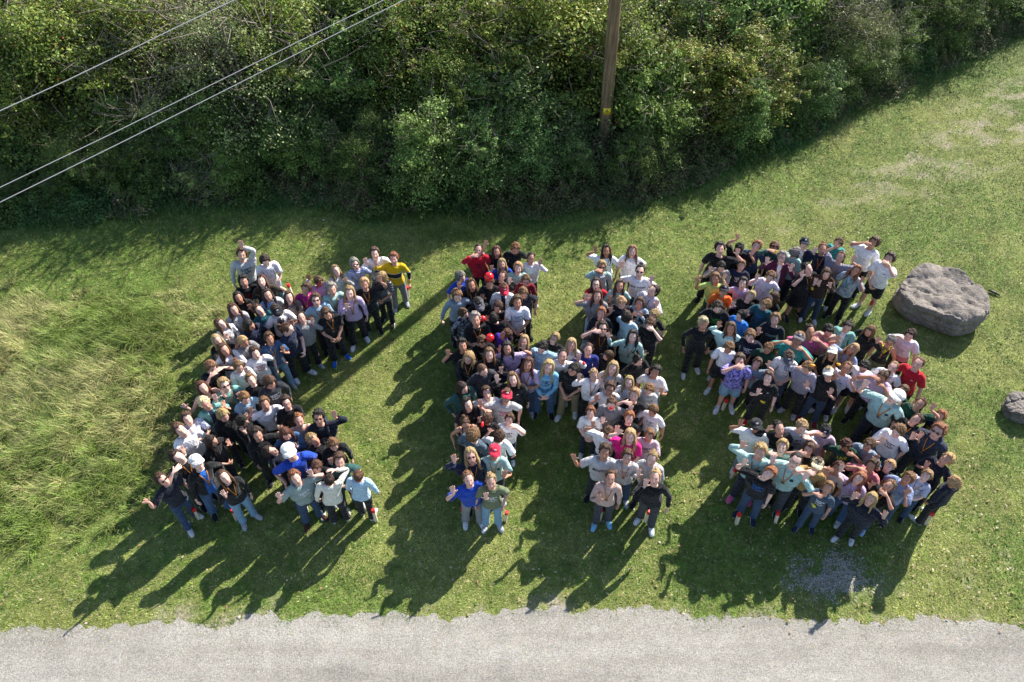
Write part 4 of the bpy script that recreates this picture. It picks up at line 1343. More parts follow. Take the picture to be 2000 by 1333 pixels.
sk_ = mix(nt, math_(nt, 'MULTIPLY', face_spot((.031, .083, 1.600), (.012, .03, .006)), .85), sk_, srgb('35271f'))
sk_ = mix(nt, math_(nt, 'MULTIPLY', face_spot((.032, .088, 1.622), (.017, .03, .0045)), .8), sk_, srgb('4a3424'))
sk_ = mix(nt, face_spot((0, .095, 1.535), (.023, .03, .007)), sk_, srgb('8c4640'))
sk_ = mix(nt, math_(nt, 'MULTIPLY', face_spot((.045, .07, 1.568), (.018, .04, .018)), .35), sk_, srgb('c4705e'))
nt.links.new(sk_, b.inputs['Base Color'])
M_SKIN = m
m, nt, b = new_mat('hair_strands', .5, .35)
oi = node(nt, 'ShaderNodeObjectInfo'); at_ = node(nt, 'ShaderNodeAttribute', attribute_name='rest')
mp = node(nt, 'ShaderNodeMapping'); mp.inputs['Scale'].default_value = (120, 120, 9); nt.links.new(at_.outputs['Vector'], mp.inputs[0])
n1 = noise(nt, mp.outputs[0], 1, 3, .6)
nt.links.new(mix(nt, 1.0, oi.outputs['Color'], ramp(nt, n1, [(.3, (.55, .52, .5)), (.7, (1.5, 1.42, 1.3))]), 'MULTIPLY'), b.inputs['Base Color'])
bump(nt, b, n1, .7, .02)
M_HAIR = m
def plain(name, hexc, rough=.6, spec=.4):
    m, nt, b = new_mat(name, rough, spec)
    t = node(nt, 'ShaderNodeTexCoord')
    c = srgb(hexc)
    nt.links.new(ramp(nt, noise(nt, t.outputs['Object'], 18, 3), [(.3, tuple(x * .85 for x in c)), (.7, tuple(min(1, x * 1.1) for x in c))]), b.inputs['Base Color'])
    return m
M_GLASS = plain('dark_lens', '0c0c10', .12, .6)
M_FRAME = plain('spectacle_frame', '1b1b1e', .3); M_MEDAL = plain('medal_metal', '6c6a66', .35, .6)
m, nt, b = new_mat('ribbon_black_red_gold', .7)
at_ = node(nt, 'ShaderNodeAttribute', attribute_name='rest')
sp_ = node(nt, 'ShaderNodeSeparateXYZ'); nt.links.new(at_.outputs['Vector'], sp_.inputs[0])
# distance from the ribbon centre line decides the stripe
e_ = math_(nt, 'SUBTRACT', math_(nt, 'ABSOLUTE', sp_.outputs[0]), math_(nt, 'MULTIPLY', math_(nt, 'SUBTRACT', sp_.outputs[2], 1.18), .235))
nt.links.new(ramp(nt, math_(nt, 'ADD', math_(nt, 'MULTIPLY', e_, 60), .5, True), [(.0, srgb('c9962e')), (.34, srgb('c9962e')), (.4, srgb('b03028')), (.66, srgb('b03028')), (.72, srgb('3a2320')), (1, srgb('3a2320'))]), b.inputs['Base Color'])
M_RIB = m

PEOPLE = [l.split() for l in '''S 472 497 a sb lt_grey:l black white du 0 pr_navy
S 518 510 a sd white:t lt_jeans white jj 10 dn
S 479 548 t sk black:t black black ff 10 pr_red
S 508 550 w lr olive_dk:t black black dw -10 hu
S 520 577 w ld tie_blue:t black white dd 10
S 460 583 w lk black:t black black df 10
S 567 580 w lb mauve:t black white dj 15
S 591 567 w sb magenta:t black black dj -25 md
S 653 530 w ly lt_grey:l denim black dm 30 hu
S 624 550 k sb lilac:l black black ud 20 dn
S 693 516 w cg stripe_blue:t denim white dd 10 sg,md
S 732 495 t sb white:t navy white wd 0
S 769 505 t so yellow:l grey lt_grey wd -10 band_black
S 740 543 w ly stripe_black:t black black jj -40 dn
S 711 555 w sy black:t black black dw 0 md
S 690 570 w ly lilac:l black white md 0 md
S 646 565 a sg teal_lt:t black navy jj 10 md,lg
S 618 585 w sb blue_lt:t black black dj 10 sg,md,lg
S 452 606 w lb lt_grey:t black white dj 15
S 433 632 w lb white:l mauve white fj 40
S 510 604 t sb teal_dk:t black black dd 30 pr_ltblue
S 545 605 t sd white:t black white df 20 cap_black,dn
S 585 622 w pd grey:h black lt_grey dw 10 hu
S 638 613 t sb black:t black blue jj 10 md,dn
S 562 642 w pb navy:t black white dj 60 dn
S 430 662 w ly black:t black black md 20
S 437 683 w lb white:l lt_jeans white dm 20
S 475 668 t sy grey:t black black dd 40 dn
S 486 636 w lk navy:h black black jd 50 dn
S 522 663 w sb denim:t lt_jeans lt_grey dw 10 md
S 504 687 t sb white:t denim black wd 10 pr_red
S 466 717 t st white:t lt_jeans white jj 10 dn
S 412 717 t st black:t black black hh 30 dn
S 490 742 t st black:t black black dd 20
S 527 748 t cb grey_dk:l black black dd 15 pr_white,dn
S 437 752 w sy teal:t black black wf 15 sg,md,bp
S 395 757 w lr black:v black black ow 15
S 478 778 t st blue_lt:t denim white fd 20 pr_navy,dn
S 520 787 t st white:t black white wd 10
S 393 792 w sw teal:t navy black dw 15 open_navy
S 556 788 t cd black:t black black jj 5 gl
S 436 812 t cy black:h black black dd 20 dn
S 370 815 t sb pat_blue:t pat_blue:s white cc 20
S 474 823 t sk black:l black grey wd 60 dn
S 357 837 a sb white:l navy white wd 25
S 502 848 t sd black:h black black dw 10
S 350 890 a sd black:t black black hd 25 md
S 413 862 w ld black:t black green jf 50 dn
S 379 906 a bg black:l denim black dd 20 cap_white,md,open_blue
S 316 937 w sb navy_dk:t jeans white od 25 sg
S 437 932 w lb black:l lt_jeans lt_grey fd 15 md
S 590 818 w po beige:v denim white dj -10
S 612 820 a sk navy_dk:l black black dw -10 sg,bp
S 560 847 w lr denim:l black white dm 10 dn
S 618 855 t sy black:t black black dd 40
S 645 872 t st black:h black black fd 10 dn
S 532 880 t cd navy_dk:l black black jf 60
S 562 884 a bg royal:t lt_jeans black dd 10 cap_white,gl
S 659 902 t sb teal_dk2:t teal_dk2 black cd -5
S 620 912 t sb black:t black white dd 0 dn
S 578 932 t so grey_green:t jeans brown ww 10 pr_white
S 645 936 w nd cream:l black white dh 170
S 700 930 t nb pale_blue:l black white dd 160
M 940 488 w pd red:h black black hd 0 pr_maroon
M 977 491 w lr black:t black black ud 0
M 1002 486 t so black:t black black dd 0 dn
M 1021 504 w pd white:l black white dw 10 gl
M 1016 524 k sy teal_lt:t teal_b black wd 0
M 979 516 k ly royal:t black black wd 5
M 979 540 k pb black:t black black fd -20
M 1021 548 k st maroon:t black black jj 0 gl,dn
M 911 541 a cg royal:t denim black dd 40 dn
M 925 556 w lb black:h black black wd 10 md
M 902 577 t ct grey_blue:l black black dd 15 dn
M 973 566 t sb white:l black white dd 10 open_navy,cap_red,dn
M 954 553 t sb black:t black black fd 5 dn
M 1019 573 t st navy_dk:t black black dd 20 dn
M 945 592 t sk black:h black black jj 20 cap_grey,dn
M 1000 590 a sb white:t black:s grey jj 10 pr_teal
M 976 600 t cb black:t black black ff -20 dn
M 972 622 t sk black:t black black fd 165
M 930 624 a sg black:t black black cc 10 md
M 913 612 w sb pat_white:l black black dd 60 dn
M 976 653 k sb purple:t black white df -80
M 985 680 w lk lilac:t denim:s white dw 5
M 1026 667 w ly black:t black black dd -10
M 1052 679 t sk blue_lt:t denim white dd -15 dn
M 908 673 t sk black:t black black wd 10
M 938 669 t sb black:t black black dd 5 pr_white,dn
M 919 699 w ly black:l black white jj -25 md,dn
M 961 692 w lt black:h black black df 10
M 942 723 w bb grey_dk:t black black dd 30 dn
M 1001 740 w lt black:h black black wd 5
M 1034 712 w lr lilac:t jeans lt_grey cc 0 md
M 951 768 k sb white:t royal white df 10 md,low_royal,hu
M 904 758 w ld teal_dk2:h black black dd 50 dn
M 989 774 t sb lt_grey:t lt_jeans white wd 0 cap_red,pr_pink
M 911 790 w lk black:t black black df 30
M 920 825 w nb navy:v black black dd 10 gl,dn
M 956 818 t sb black:t black black hd 150
M 987 820 k sb white:t navy white dh -10 pr_black
M 921 851 a st grey_blue2:t navy black dd 140 bt_white
M 974 853 t sb white:t pale_blue white fd 165
M 920 890 w ly navy:l black black wd 10 sg,md
M 966 883 a bg teal_lt:t black white df 0 cap_red,sg,md,lg
M 916 935 w pt royal:t grey white ww 15
M 958 940 w py olive:t lt_jeans lt_grey dd 0 pr_white
M 1184 490 w ld white:t denim white wd 5 md
M 1235 491 w lt white:t jeans black wd 5
M 1175 521 w sy teal_pale:l black black hd 5 sg,scarf_navy
M 1250 530 w nk white:t denim black dw -5 sg,tx_NY,waist
M 1165 555 w ld red:l black black wd 5 gl
M 1210 558 w lb teal_lt:t black black fd 10 md
M 1272 567 w pd lilac_lt:l black white dw -45 md
M 1166 578 w lr grey:t pale_blue white wd 0
M 1214 592 t sy navy_dk:t teal_dk black wf 10 dn
M 1256 594 k sb pale_blue2:l black black mm -5
M 1174 612 t so navy_dk:t pale_blue black md 5
M 1225 620 t cd pale_blue:t black black fd 150
M 1273 614 k sy black:t black black dd -30 dn
M 1270 634 t sb black:t black black jh -20 dn
M 1177 640 w ld brown_dk:t black black hd 5 sg,md
M 1236 657 w ld teal_lt:l black black od -5 md,lg
M 1121 674 w ly lt_grey:l grey white dd 0
M 1084 661 k sy black:t black black jd -25 gl,tx_YL
M 1096 694 w pk white:l lt_jeans white dw 0
M 1076 717 w ly sky:l denim black jj 0 pr_navy
M 1153 684 w pb royal_dk:l black black dj 5
M 1185 694 w lb black:t black black dd -60 dn
M 1137 726 t sk black:t khaki white jj -20 dn
M 1168 734 w py white:l black white wd 5 md
M 1199 719 w ly lt_grey:l denim white fd -5
M 1254 707 w nk black:h black black dm 60 dn
M 1270 723 t sk white:t navy_dk:s white dw -5
M 1218 745 w ly white:l black black fd -5
M 1251 755 k st lt_grey:t navy_dk white jj -10 dn
M 1186 758 k sb white:t black white wd 5 gl
M 1226 769 t sy black:t black black hd 0 pr_red
M 1191 788 w pb grey:t black black fw 0 dn
M 1164 809 k so white:t navy_dk white jj 5 pr_black
M 1223 815 k so black:t black black wd 5
M 1275 803 k ct white:t black black od -25 pr_teal,dn
M 1188 846 t sb white:t navy_dk white wd -15 pr_black,dn
M 1231 852 w ly pink_hot:t teal_dk black uj 0 md,hband
M 1267 850 k st lt_pink:t black black dw 0 pr_black
M 1184 884 a sb lt_grey:t black black od 5 tx_BO
M 1222 891 t sb lt_grey:t jeans lt_grey fd 5 md,pr_grey
M 1276 896 w py lt_grey:l black black wd -5
M 1192 933 w pb beige:l grey_dk sky fd 10 md
M 1278 931 w py black:l grey_dk white wd -5
R 1406 486 a sd black:t black black dw 5
R 1449 487 t sk black:t black black uw 0 cap_redblack,dn
R 1486 484 t so jeans:t black black dd 5 md,tilt
R 1511 484 w sr teal_dk2:l black black hd 5 dn
R 1541 490 a sg teal_lt:t navy black dd 150
R 1535 505 w sg maroon_dk:l black white ww 5 gl,md,open_white
R 1408 522 t sk grey:t orange black ww 0 dn
R 1447 519 k st navy:t black black dd 10 pr_white
R 1400 545 k st neon:t green_dk black od 0 
R 1459 556 w sd lilac:t navy_dk black dd 0 
R 1412 567 t sb orange:t black white dj 10 cap_black,pr_black
R 1504 541 t st lilac_lt:t black white wd 0 dn
R 1461 578 k sy black:t black white wd -10
R 1508 580 w lb black:l grey black fd -60 dn
R 1499 598 t st teal_dk:t black black fd -30 dn,pr_blue
R 1402 600 t sd black:t black white dd 10 pr_green,dn,bp
R 1447 617 t sk royal_lt:t black black dd -40 dn
R 1373 632 t sw black:l black white dd 20
R 1429 642 w lb white_teal:l black white wd 5
R 1468 658 t st navy_dk:t black black dd 0 dn,pr_white
R 1507 622 t st navy_dk:l black black wd 0 tx_JO
R 1493 678 t st green_dk:t black black dd 0 dn
R 1430 682 t st white:t black:s white dd 0 dn,low_black
R 1453 708 t sb pat_violet:t lt_jeans:s white hd 10
R 1474 708 k sb grey_blue:t black black dw 5 pr_pink
R 1493 735 k sb black:t black red wd 0
R 1576 478 t sk navy:l navy_dk black dw 5 cap_navy,md,open_white
R 1597 483 w no navy:t black black dj 10 md
R 1634 475 t sb teal_b:t black black fd 0 dn
R 1642 502 w pt grey_lilac:t black white uw -10 md
R 1580 526 w pk black:t black:k black wf 60 md
R 1610 533 w lb brown_dk:l jeans white fm 20 dn
R 1672 529 w lo tie_grey:t black black dw -15 lany_teal
R 1706 475 a cb white:t black black hd -20
R 1737 506 a sd white:t black:s white jh -25
R 1560 663 a st teal_b:t navy black hh -5 cap_grey,md
R 1583 648 w pd pink:t black black dh 30
R 1616 646 t sk beige:t black black ff 15 md,dn
R 1655 639 w pd teal:l navy black jj 0 open_white,dn
R 1699 647 w lt black:l black black dw -20 dn
R 1739 667 w sg black:v olive black dd -5 gl,scarf_yellow,dn,md
R 1778 655 t sd lilac_lt:t black black hd -10 dn,low_pink
R 1781 704 a bb red:t black black dd -20
R 1667 683 w ly blue_grey:t black black wf -25 md
R 1626 690 w ly black:t black black jf -5 cap_white
R 1548 702 t sb white:t jeans navy jj 10 cap_grey,dn
R 1575 718 t st stripe_grey:l black lt_grey hf -20 dn
R 1610 726 t sy black:t jeans maroon df -5 cap_white,tilt
R 1651 718 w pt lilac_lt:t navy white mw -10
R 1705 726 w pb lilac:t black black hh -15 dn
R 1704 726 t sk white:t black:s white dd 0 dn
R 1758 724 k bt white:t black white dd -10 md,pr_pink
R 1753 777 a bg teal_lt:t navy_dk lt_grey wd -15 cap_white,sg,md,lg
R 1784 776 w lb green_dk:t black black fw -15
R 1790 785 w pb green_dk:t black black dw -15
R 1817 802 k so navy:t maroon black dw -15 pr_yellow
R 1823 836 a so navy_gr:h grey_dk black fd -15 sg,md
R 1784 816 w pb black:t denim black dw -25 md
R 1754 843 t ct white:t denim white fd -15 dn,pr_navy
R 1478 832 t bb white:t grey white wd 10 cap_black
R 1530 840 w pk black:l black black wd 40
R 1565 834 t sy lt_grey2:t black black dh 20 pr_navy,dn
R 1612 842 t sk lt_pink2:t black black hd 10 cap_navy,dn
R 1655 872 t sr green_dk:t black black dh 30 tx_LIVE,dn
R 1699 871 t sb grey_blue:t navy black dw -10 md,dn
R 1485 882 w sy teal_lt:l navy_dk pink wd 5 md,lg
R 1542 880 t sy grey_green2:t black black hd 5 hu
R 1577 876 k sb black:t black black hd 5
R 1568 906 a bk teal_lt:l grey_dk black ww 5 gl,md,lg
R 1604 914 w sb beige2:t black black hd 5 cap_beige
R 1632 912 w sr beige:t black black hd -10
R 1704 910 w sb pink2:t black black hf -15
R 1728 905 k sy black:t black black df -15
R 1502 925 t so black:t jeans navy wd -5 pr_blue,tilt
R 1608 948 k st slate:t jeans navy hd 0 pr_white,hu
R 1669 929 k lo lilac:t denim white wf -10
R 1688 966 k ly navy_dk:h black white_blk ww -10
R 1735 948 w pt black:t jeans white_blu dh -15 md
R 1765 930 t st blue_grey:t jeans black dw -20
R 1809 930 k sy lt_lilac:t jeans black jj -15 md
R 1849 898 t sy navy_dk:t black black fd -25
R 1863 942 t sy navy_dk:l black white dd -110 dn'''.strip().splitlines()]
HT = dict(a=1.52, w=1.44, t=1.41, k=1.30)
SHOE = dict(white='d5d8de', lt_grey='a8acb4', black='191a1e')

# heights and standing places: each head keeps its surveyed line of sight, heights vary so that nobody stands inside a neighbour
recs = []
for p in PEOPLE:
    recs.append(dict(g=p[0], x=float(p[1]), y=float(p[2]), h=HT[p[3]], hk=p[3], hair=p[4], top=p[5], bot=p[6], shoes=p[7], arms=p[8], yaw=float(p[9]), fl=(p[10].split(',') if len(p) > 10 else [])))
N = len(recs)
hts = np.array([r['h'] for r in recs]) + rng.normal(0, .02, N)
h0 = hts.copy()
rays = np.array([at(r['x'], r['y'], 0)[:2] for r in recs])
def places(h): return rays * ((CAM_H - (h - .115)) / CAM_H)[:, None]
for it in range(160):
    P = places(hts)
    D = P[:, None] - P[None]; L = np.linalg.norm(D, axis=2) + np.eye(N) * 9
    push = np.where(L < .37, (.37 - L), 0)
    rd = P / np.linalg.norm(P, axis=1)[:, None]
    mv = (D / L[..., None] * push[..., None]).sum(1)
    along = (mv * rd).sum(1)                           # further away = shorter person
    hts += -np.clip(along, -.05, .05) * .5
    hts += (h0 - hts) * .04
    hts = np.clip(hts, np.maximum(1.20, h0 - .15), h0 + .03)
    lat = mv - along[:, None] * rd
    rays += np.clip(lat, -.01, .01) * .16
GROUP = dict(S='people standing in the left letter shape', M='people standing in the middle letter shape', R='people standing in the right letter shape')

def mk(name, part, RT, mats, parent, color=None, smooth=True, thick=0):
    P = skin(part, RT, 1, 1)
    F = part.F
    me = mesh_from(name, P, F, mats, smooth, {'rest': ('FLOAT_VECTOR', part.P)})
    o = link(name, me, parent, color=color)
    return o

def c4(h): return srgb(h) + (1,)
people_objs = []
for i, r in enumerate(recs):
    pr = np.random.default_rng(1000 + i)
    fl = r['fl']; flag = {f.split('_')[0]: (f.split('_')[1] if '_' in f else '') for f in fl}
    up = 36 + pr.normal(0, 4)
    if 'hu' in fl: up = 50
    if 'dn' in fl: up = pr.uniform(-8, 8)
    yaw = r['yaw']
    arms = r['arms']
    if abs(yaw) > 100:
        arms = arms[1] + arms[0]; up = pr.uniform(-5, 12)
    body_yaw = yaw * .62 if abs(yaw) < 100 else yaw
    hy = rad(yaw - body_yaw) + pr.normal(0, .06)
    lean = pr.normal(0, 1.6); roll = pr.normal(0, 5)
    if 'tilt' in fl: roll = 22 if r['x'] < 1550 else -22
    RT = pose(arms, up, hy, lean, pr, roll, pr.choice([0, 0, 3, -4, 6]))
    H = hts[i]; s = H / 1.72
    fat = s * {'a': 1.07, 'w': 1.06, 't': 1.08, 'k': 1.10}[r['hk']] * pr.uniform(.94, 1.09)
    if r['x'] in (1753, 1568, 1485, 646, 1250, 1781, 1823, 921, 562): fat *= 1.12
    # head centre in body space
    hc = (RT[0][BN['head']] @ np.array([0, 0, 1.61]) + RT[1][BN['head']]) * [fat, fat, s]
    base_dir = math.atan2(rays[i][0], rays[i][1])           # towards the viewer
    rz = rad(body_yaw) - base_dir * .9
    hcw = Rz(rz) @ hc
    q = rays[i] * (CAM_H - hcw[2]) / CAM_H
    loc = (q[0] - hcw[0], q[1] - hcw[1], 0)
    sk = SKIN[int(pr.choice(7, p=[.18, .2, .17, .17, .12, .13, .03]))]
    hk, hcol = r['hair'][0], r['hair'][1]
    body = mk('person', LIB['body'], RT, [M_SKIN], None, c4(sk))
    body.location = loc; body.rotation_euler = (0, 0, rz); body.scale = (fat, fat, s)
    body['group'] = GROUP[r['g']]; body['category'] = 'person'
    people_objs.append(body)
    hv = np.array(srgb(HAIR[hcol])) * pr.uniform(.75, 1.3) * pr.uniform(.93, 1.07, 3)
    mk('hair', LIB['hair_%s%d' % (hk, i % 5)], RT, [M_HAIR], body, tuple(hv) + (1,))
    # shirt
    tc, tk = r['top'].split(':')
    pat = ()
    if tc == 'stripe_blue': pat = ('stripe', '5f78b8', 170, .35)
    if tc == 'stripe_black': pat = ('stripe', 'b8b8c0', 150, .72)
    if tc == 'stripe_grey': pat = ('stripe', '6c6a7c', 230, .2)
    if tc == 'tie_blue': pat = ('half', 'dfe4ec')
    if tc == 'tie_grey': pat = ('blotch', '8e9aa8', 12)
    if tc == 'pat_blue': pat = ('blotch', 'e4e6ee', 26)
    if tc == 'pat_violet': pat = ('blotch', '9a90e0', 20)
    if tc == 'pat_white': pat = ('blotch', '14161e', 18)
    if tc == 'navy_gr': pat = ('blotch', '28303c', 20)
    if 'band' in flag: pat = ('band', 'black')
    if 'open' in flag: pat = ('open', flag['open'])
    if 'low' in flag: pat = ('low', flag['low'] if flag['low'] != 'pink' else 'pink2', 1.02 if flag['low'] != 'royal' else 1.20)
    shirt = mk('jumper' if tk in 'lh' else ('vest_top' if tk == 'v' else 'shirt'), LIB['shirt_' + tk], RT, [fab(*pat)], body, c4(COL[tc]))
    bc, bk = (r['bot'].split(':') + ['p'])[:2]
    mk({'p': 'trousers', 's': 'shorts', 'k': 'skirt'}[bk], LIB['legs_' + bk], RT, [fab(*(('blotch', 'e4e6ee', 26) if bc == 'pat_blue' else ()))], body, c4(COL[bc]))
    for sd_ in 'LR':
        sh = mk('shoe', LIB['shoe' + sd_], RT, [fab()], body, c4(SHOE.get(r['shoes'], COL.get(r['shoes'], '888888'))))
        mk('sole', LIB['sole' + sd_], RT, [fab()], sh, c4('c8c8c8' if r['shoes'] != 'brown' else '2a1a14'))
    if 'sg' in fl: mk('sunglasses', LIB['sunglasses'], RT, [M_GLASS], body)
    if 'gl' in fl: mk('glasses', LIB['glasses'], RT, [M_FRAME], body)
    if 'md' in fl:
        rb = mk('ribbon', LIB['ribbon_' + tk], RT, [M_RIB], body, smooth=False)
        mk('medal', LIB['medal_' + tk], RT, [M_MEDAL], rb)
    if 'lany' in flag: mk('lanyard', LIB['ribbon_' + tk], RT, [fab()], body, c4('1f9a8a'), smooth=False)
    if 'lg' in fl: mk('printed_badge', LIB['logo_' + tk], RT, [fab()], shirt, c4('1c3a44'))
    PRC = dict(navy='2a3350', red='b03428', pink='c84a70', white='e4e6ea', ltblue='7fb4c8', maroon='5c1230', teal='3a8a94', black='1c1c20', grey='8088a0', green='4fae4a', blue='2f66b4', yellow='c89a30')
    if 'pr' in flag: mk('printed_motif', LIB['print_' + tk], RT, [fab()], shirt, c4(PRC[flag['pr']]), smooth=False)
    if not any(k in flag for k in ('pr', 'tx', 'lg', 'bt', 'open')) and not pat and pr.random() < .3 and tk in 'th': mk('small_chest_print', LIB['mini_' + tk], RT, [fab()], shirt, c4('d8dade' if sum(srgb(COL[tc])) < .8 else '3a4258'), smooth=False)
    if 'bt' in flag: mk('printed_lettering', LIB['printb_' + tk], RT, [fab()], shirt, c4('dfe4ee'), smooth=False)
    if 'tx' in flag: mk('printed_words', LIB['tx_' + flag['tx']], RT, [fab()], shirt, c4({'NY': '242a44', 'BO': '202228', 'LIVE': 'd8dc30', 'YL': 'c8c030', 'JO': 'a8b4c4'}[flag['tx']]), smooth=False)
    if 'cap' in flag:
        cc = dict(black='1c1d22', white='e6e2dc', red='c02440', grey='5f6068', redblack='1c2024', navy='1a2234', beige='cdbf9f')[flag['cap']]
        cp = mk('cap', LIB['cap'], RT, [fab()], body, c4(cc))
        if flag['cap'] in ('navy', 'grey', 'red', 'black'): mk('cap_badge', LIB['cap_badge'], RT, [fab()], cp, c4('d8dade'))
        if flag['cap'] == 'redblack': mk('cap_band', LIB['hair_band'], RT, [fab()], cp, c4('c02a2a'))
    if 'hband' in flag: mk('hair_band', LIB['hair_band'], RT, [fab()], body, c4('141416'))
    if 'scarf' in flag: mk('scarf', LIB['scarf'], RT, [fab('blotch', 'c8ccd0', 60) if flag['scarf'] == 'navy' else fab('blotch', 'c8b820', 14)], body, c4('222c40'))
    if 'waist' in fl: mk('tied_jumper', LIB['waist'], RT, [fab()], body, c4('16171c'))
    if 'bp' in fl:
        mk('backpack', LIB['backpack'], RT, [fab()], body, c4('23303c'))
    r['loc'] = loc; r['RT'] = RT; r['rz'] = rz; r['sc'] = (fat, fat, s); r['headz'] = hcw[2]

# labels that single each person out
TOPN = {'t': 't-shirt', 'l': 'long-sleeved top', 'h': 'hoodie', 'v': 'sleeveless top'}
CN = dict(lt_grey='light grey', grey_dk='dark grey', lt_jeans='light blue', navy_dk='dark navy', navy_gr='grey-navy', lilac_lt='pale lilac', olive_dk='dark olive', tie_blue='blue and white', stripe_blue='blue striped',
    stripe_black='black striped', teal_lt='pale teal', teal_dk='dark teal', teal_dk2='dark green-teal', teal_b='bright teal', teal_pale='pale grey-teal', blue_lt='light blue', sky='sky blue', white_teal='pale aqua',
    pat_blue='blue-white patterned', royal='royal blue', royal_lt='bright blue', royal_dk='deep blue', beige2='tan', grey_green='grey-green', grey_green2='dark grey-green', pale_blue='pale blue', pale_blue2='greyish pale blue',
    maroon_dk='plum', grey_blue='grey-blue', grey_blue2='slate grey', pat_white='black-and-white patterned', brown_dk='dark brown', pink_hot='hot pink', lt_pink='pale pink', lt_pink2='pale pink', grey_lilac='grey-lilac',
    neon='lime', green_dk='dark green', pat_violet='violet patterned', tie_grey='tie-dyed grey', pink2='salmon pink', stripe_grey='grey striped', slate='slate blue', blue_grey='blue-grey', lt_lilac='pale lilac', lt_grey2='pale grey')
def top_desc(r, short=False):
    tc, tk = r['top'].split(':')
    return CN.get(tc, tc.replace('_', ' ')) + ' ' + ('top' if short else TOPN[tk])
def hair_desc(r):
    hk, hc = r['hair']
    s = SHADE[hc]
    if hk == 'l': s = 'long-haired ' + {'y': 'blond', 'w': 'blond', 'k': 'black-haired', 'd': 'dark-haired', 'b': 'brunette', 't': 'light brown-haired', 'r': 'auburn', 'o': 'ginger', 'g': 'grey'}[hc]
    if hk == 'p': s += ' ponytailed'
    if hk == 'c': s = 'curly ' + s
    return s
def arm_desc(r):
    a = r['arms']
    if a == 'ww': return 'waving both hands'
    if a == 'jj': return 'hands clasped'
    if a == 'cc': return 'arms folded'
    for c, t in (('u', 'arm overhead'), ('o', 'arm stretched out'), ('w', 'waving'), ('h', 'hand at brow'), ('m', 'hand before face'), ('f', 'hand at chest')):
        if c in a: return t
    return ''
def acc(r):
    out = []
    for f in r['fl']:
        if f.startswith('cap_'): out.append({'redblack': 'red-black', 'beige': 'beige'}.get(f[4:], f[4:]) + ' cap')
    if 'sg' in r['fl']: out.append('sunglasses')
    if 'gl' in r['fl']: out.append('glasses')
    if 'md' in r['fl']: out.append('medal')
    for f in r['fl']:
        if f == 'tx_NY': out = ['NEW YORK print']
        if f == 'tx_BO': out = ['BOSTON print']
        if f == 'tx_LIVE': out = ['LIVE print']
    return ' and '.join(out[:2])
LET = dict(S='left', M='middle', R='right')
labs = []
for r in recs:
    s = hair_desc(r) + ' person in ' + top_desc(r)
    if acc(r): s += ' with ' + acc(r)
    if arm_desc(r): s += ', ' + arm_desc(r)
    labs.append(s)
def nwords(s): return len(s.split())
from collections import Counter
def dup(): c = Counter(labs); return [i for i in range(N) if c[labs[i]] > 1]
for i in dup(): labs[i] += ', %s letter' % LET[recs[i]['g']]
for step in range(3):
    for i in dup():
        r = recs[i]
        ds = sorted(range(N), key=lambda j: (recs[j]['x'] - r['x']) ** 2 + (recs[j]['y'] - r['y']) ** 2)[1:]
        j = ds[step]
        q = recs[j]
        rel = 'left of' if q['x'] - r['x'] > abs(q['y'] - r['y']) else 'right of' if r['x'] - q['x'] > abs(q['y'] - r['y']) else 'behind' if q['y'] > r['y'] else 'in front of'
        cand = '%s person in %s, %s %s' % (hair_desc(r), top_desc(r, True), rel, top_desc(q, True))
        if arm_desc(r) and nwords(cand) + nwords(arm_desc(r)) <= 16: cand += ', ' + arm_desc(r)
        if cand not in labs: labs[i] = cand
for i in dup():
    r = recs[i]
    same = sorted([j for j in range(N) if labs[j] == labs[i]], key=lambda j: recs[j]['x'])
    labs[i] = labs[i] + ', ' + ['first', 'second', 'third', 'fourth'][min(3, same.index(i))] + ' from left'
for i in range(N):
    w = labs[i].split()
    people_objs[i]['label'] = ' '.join(w[:16])

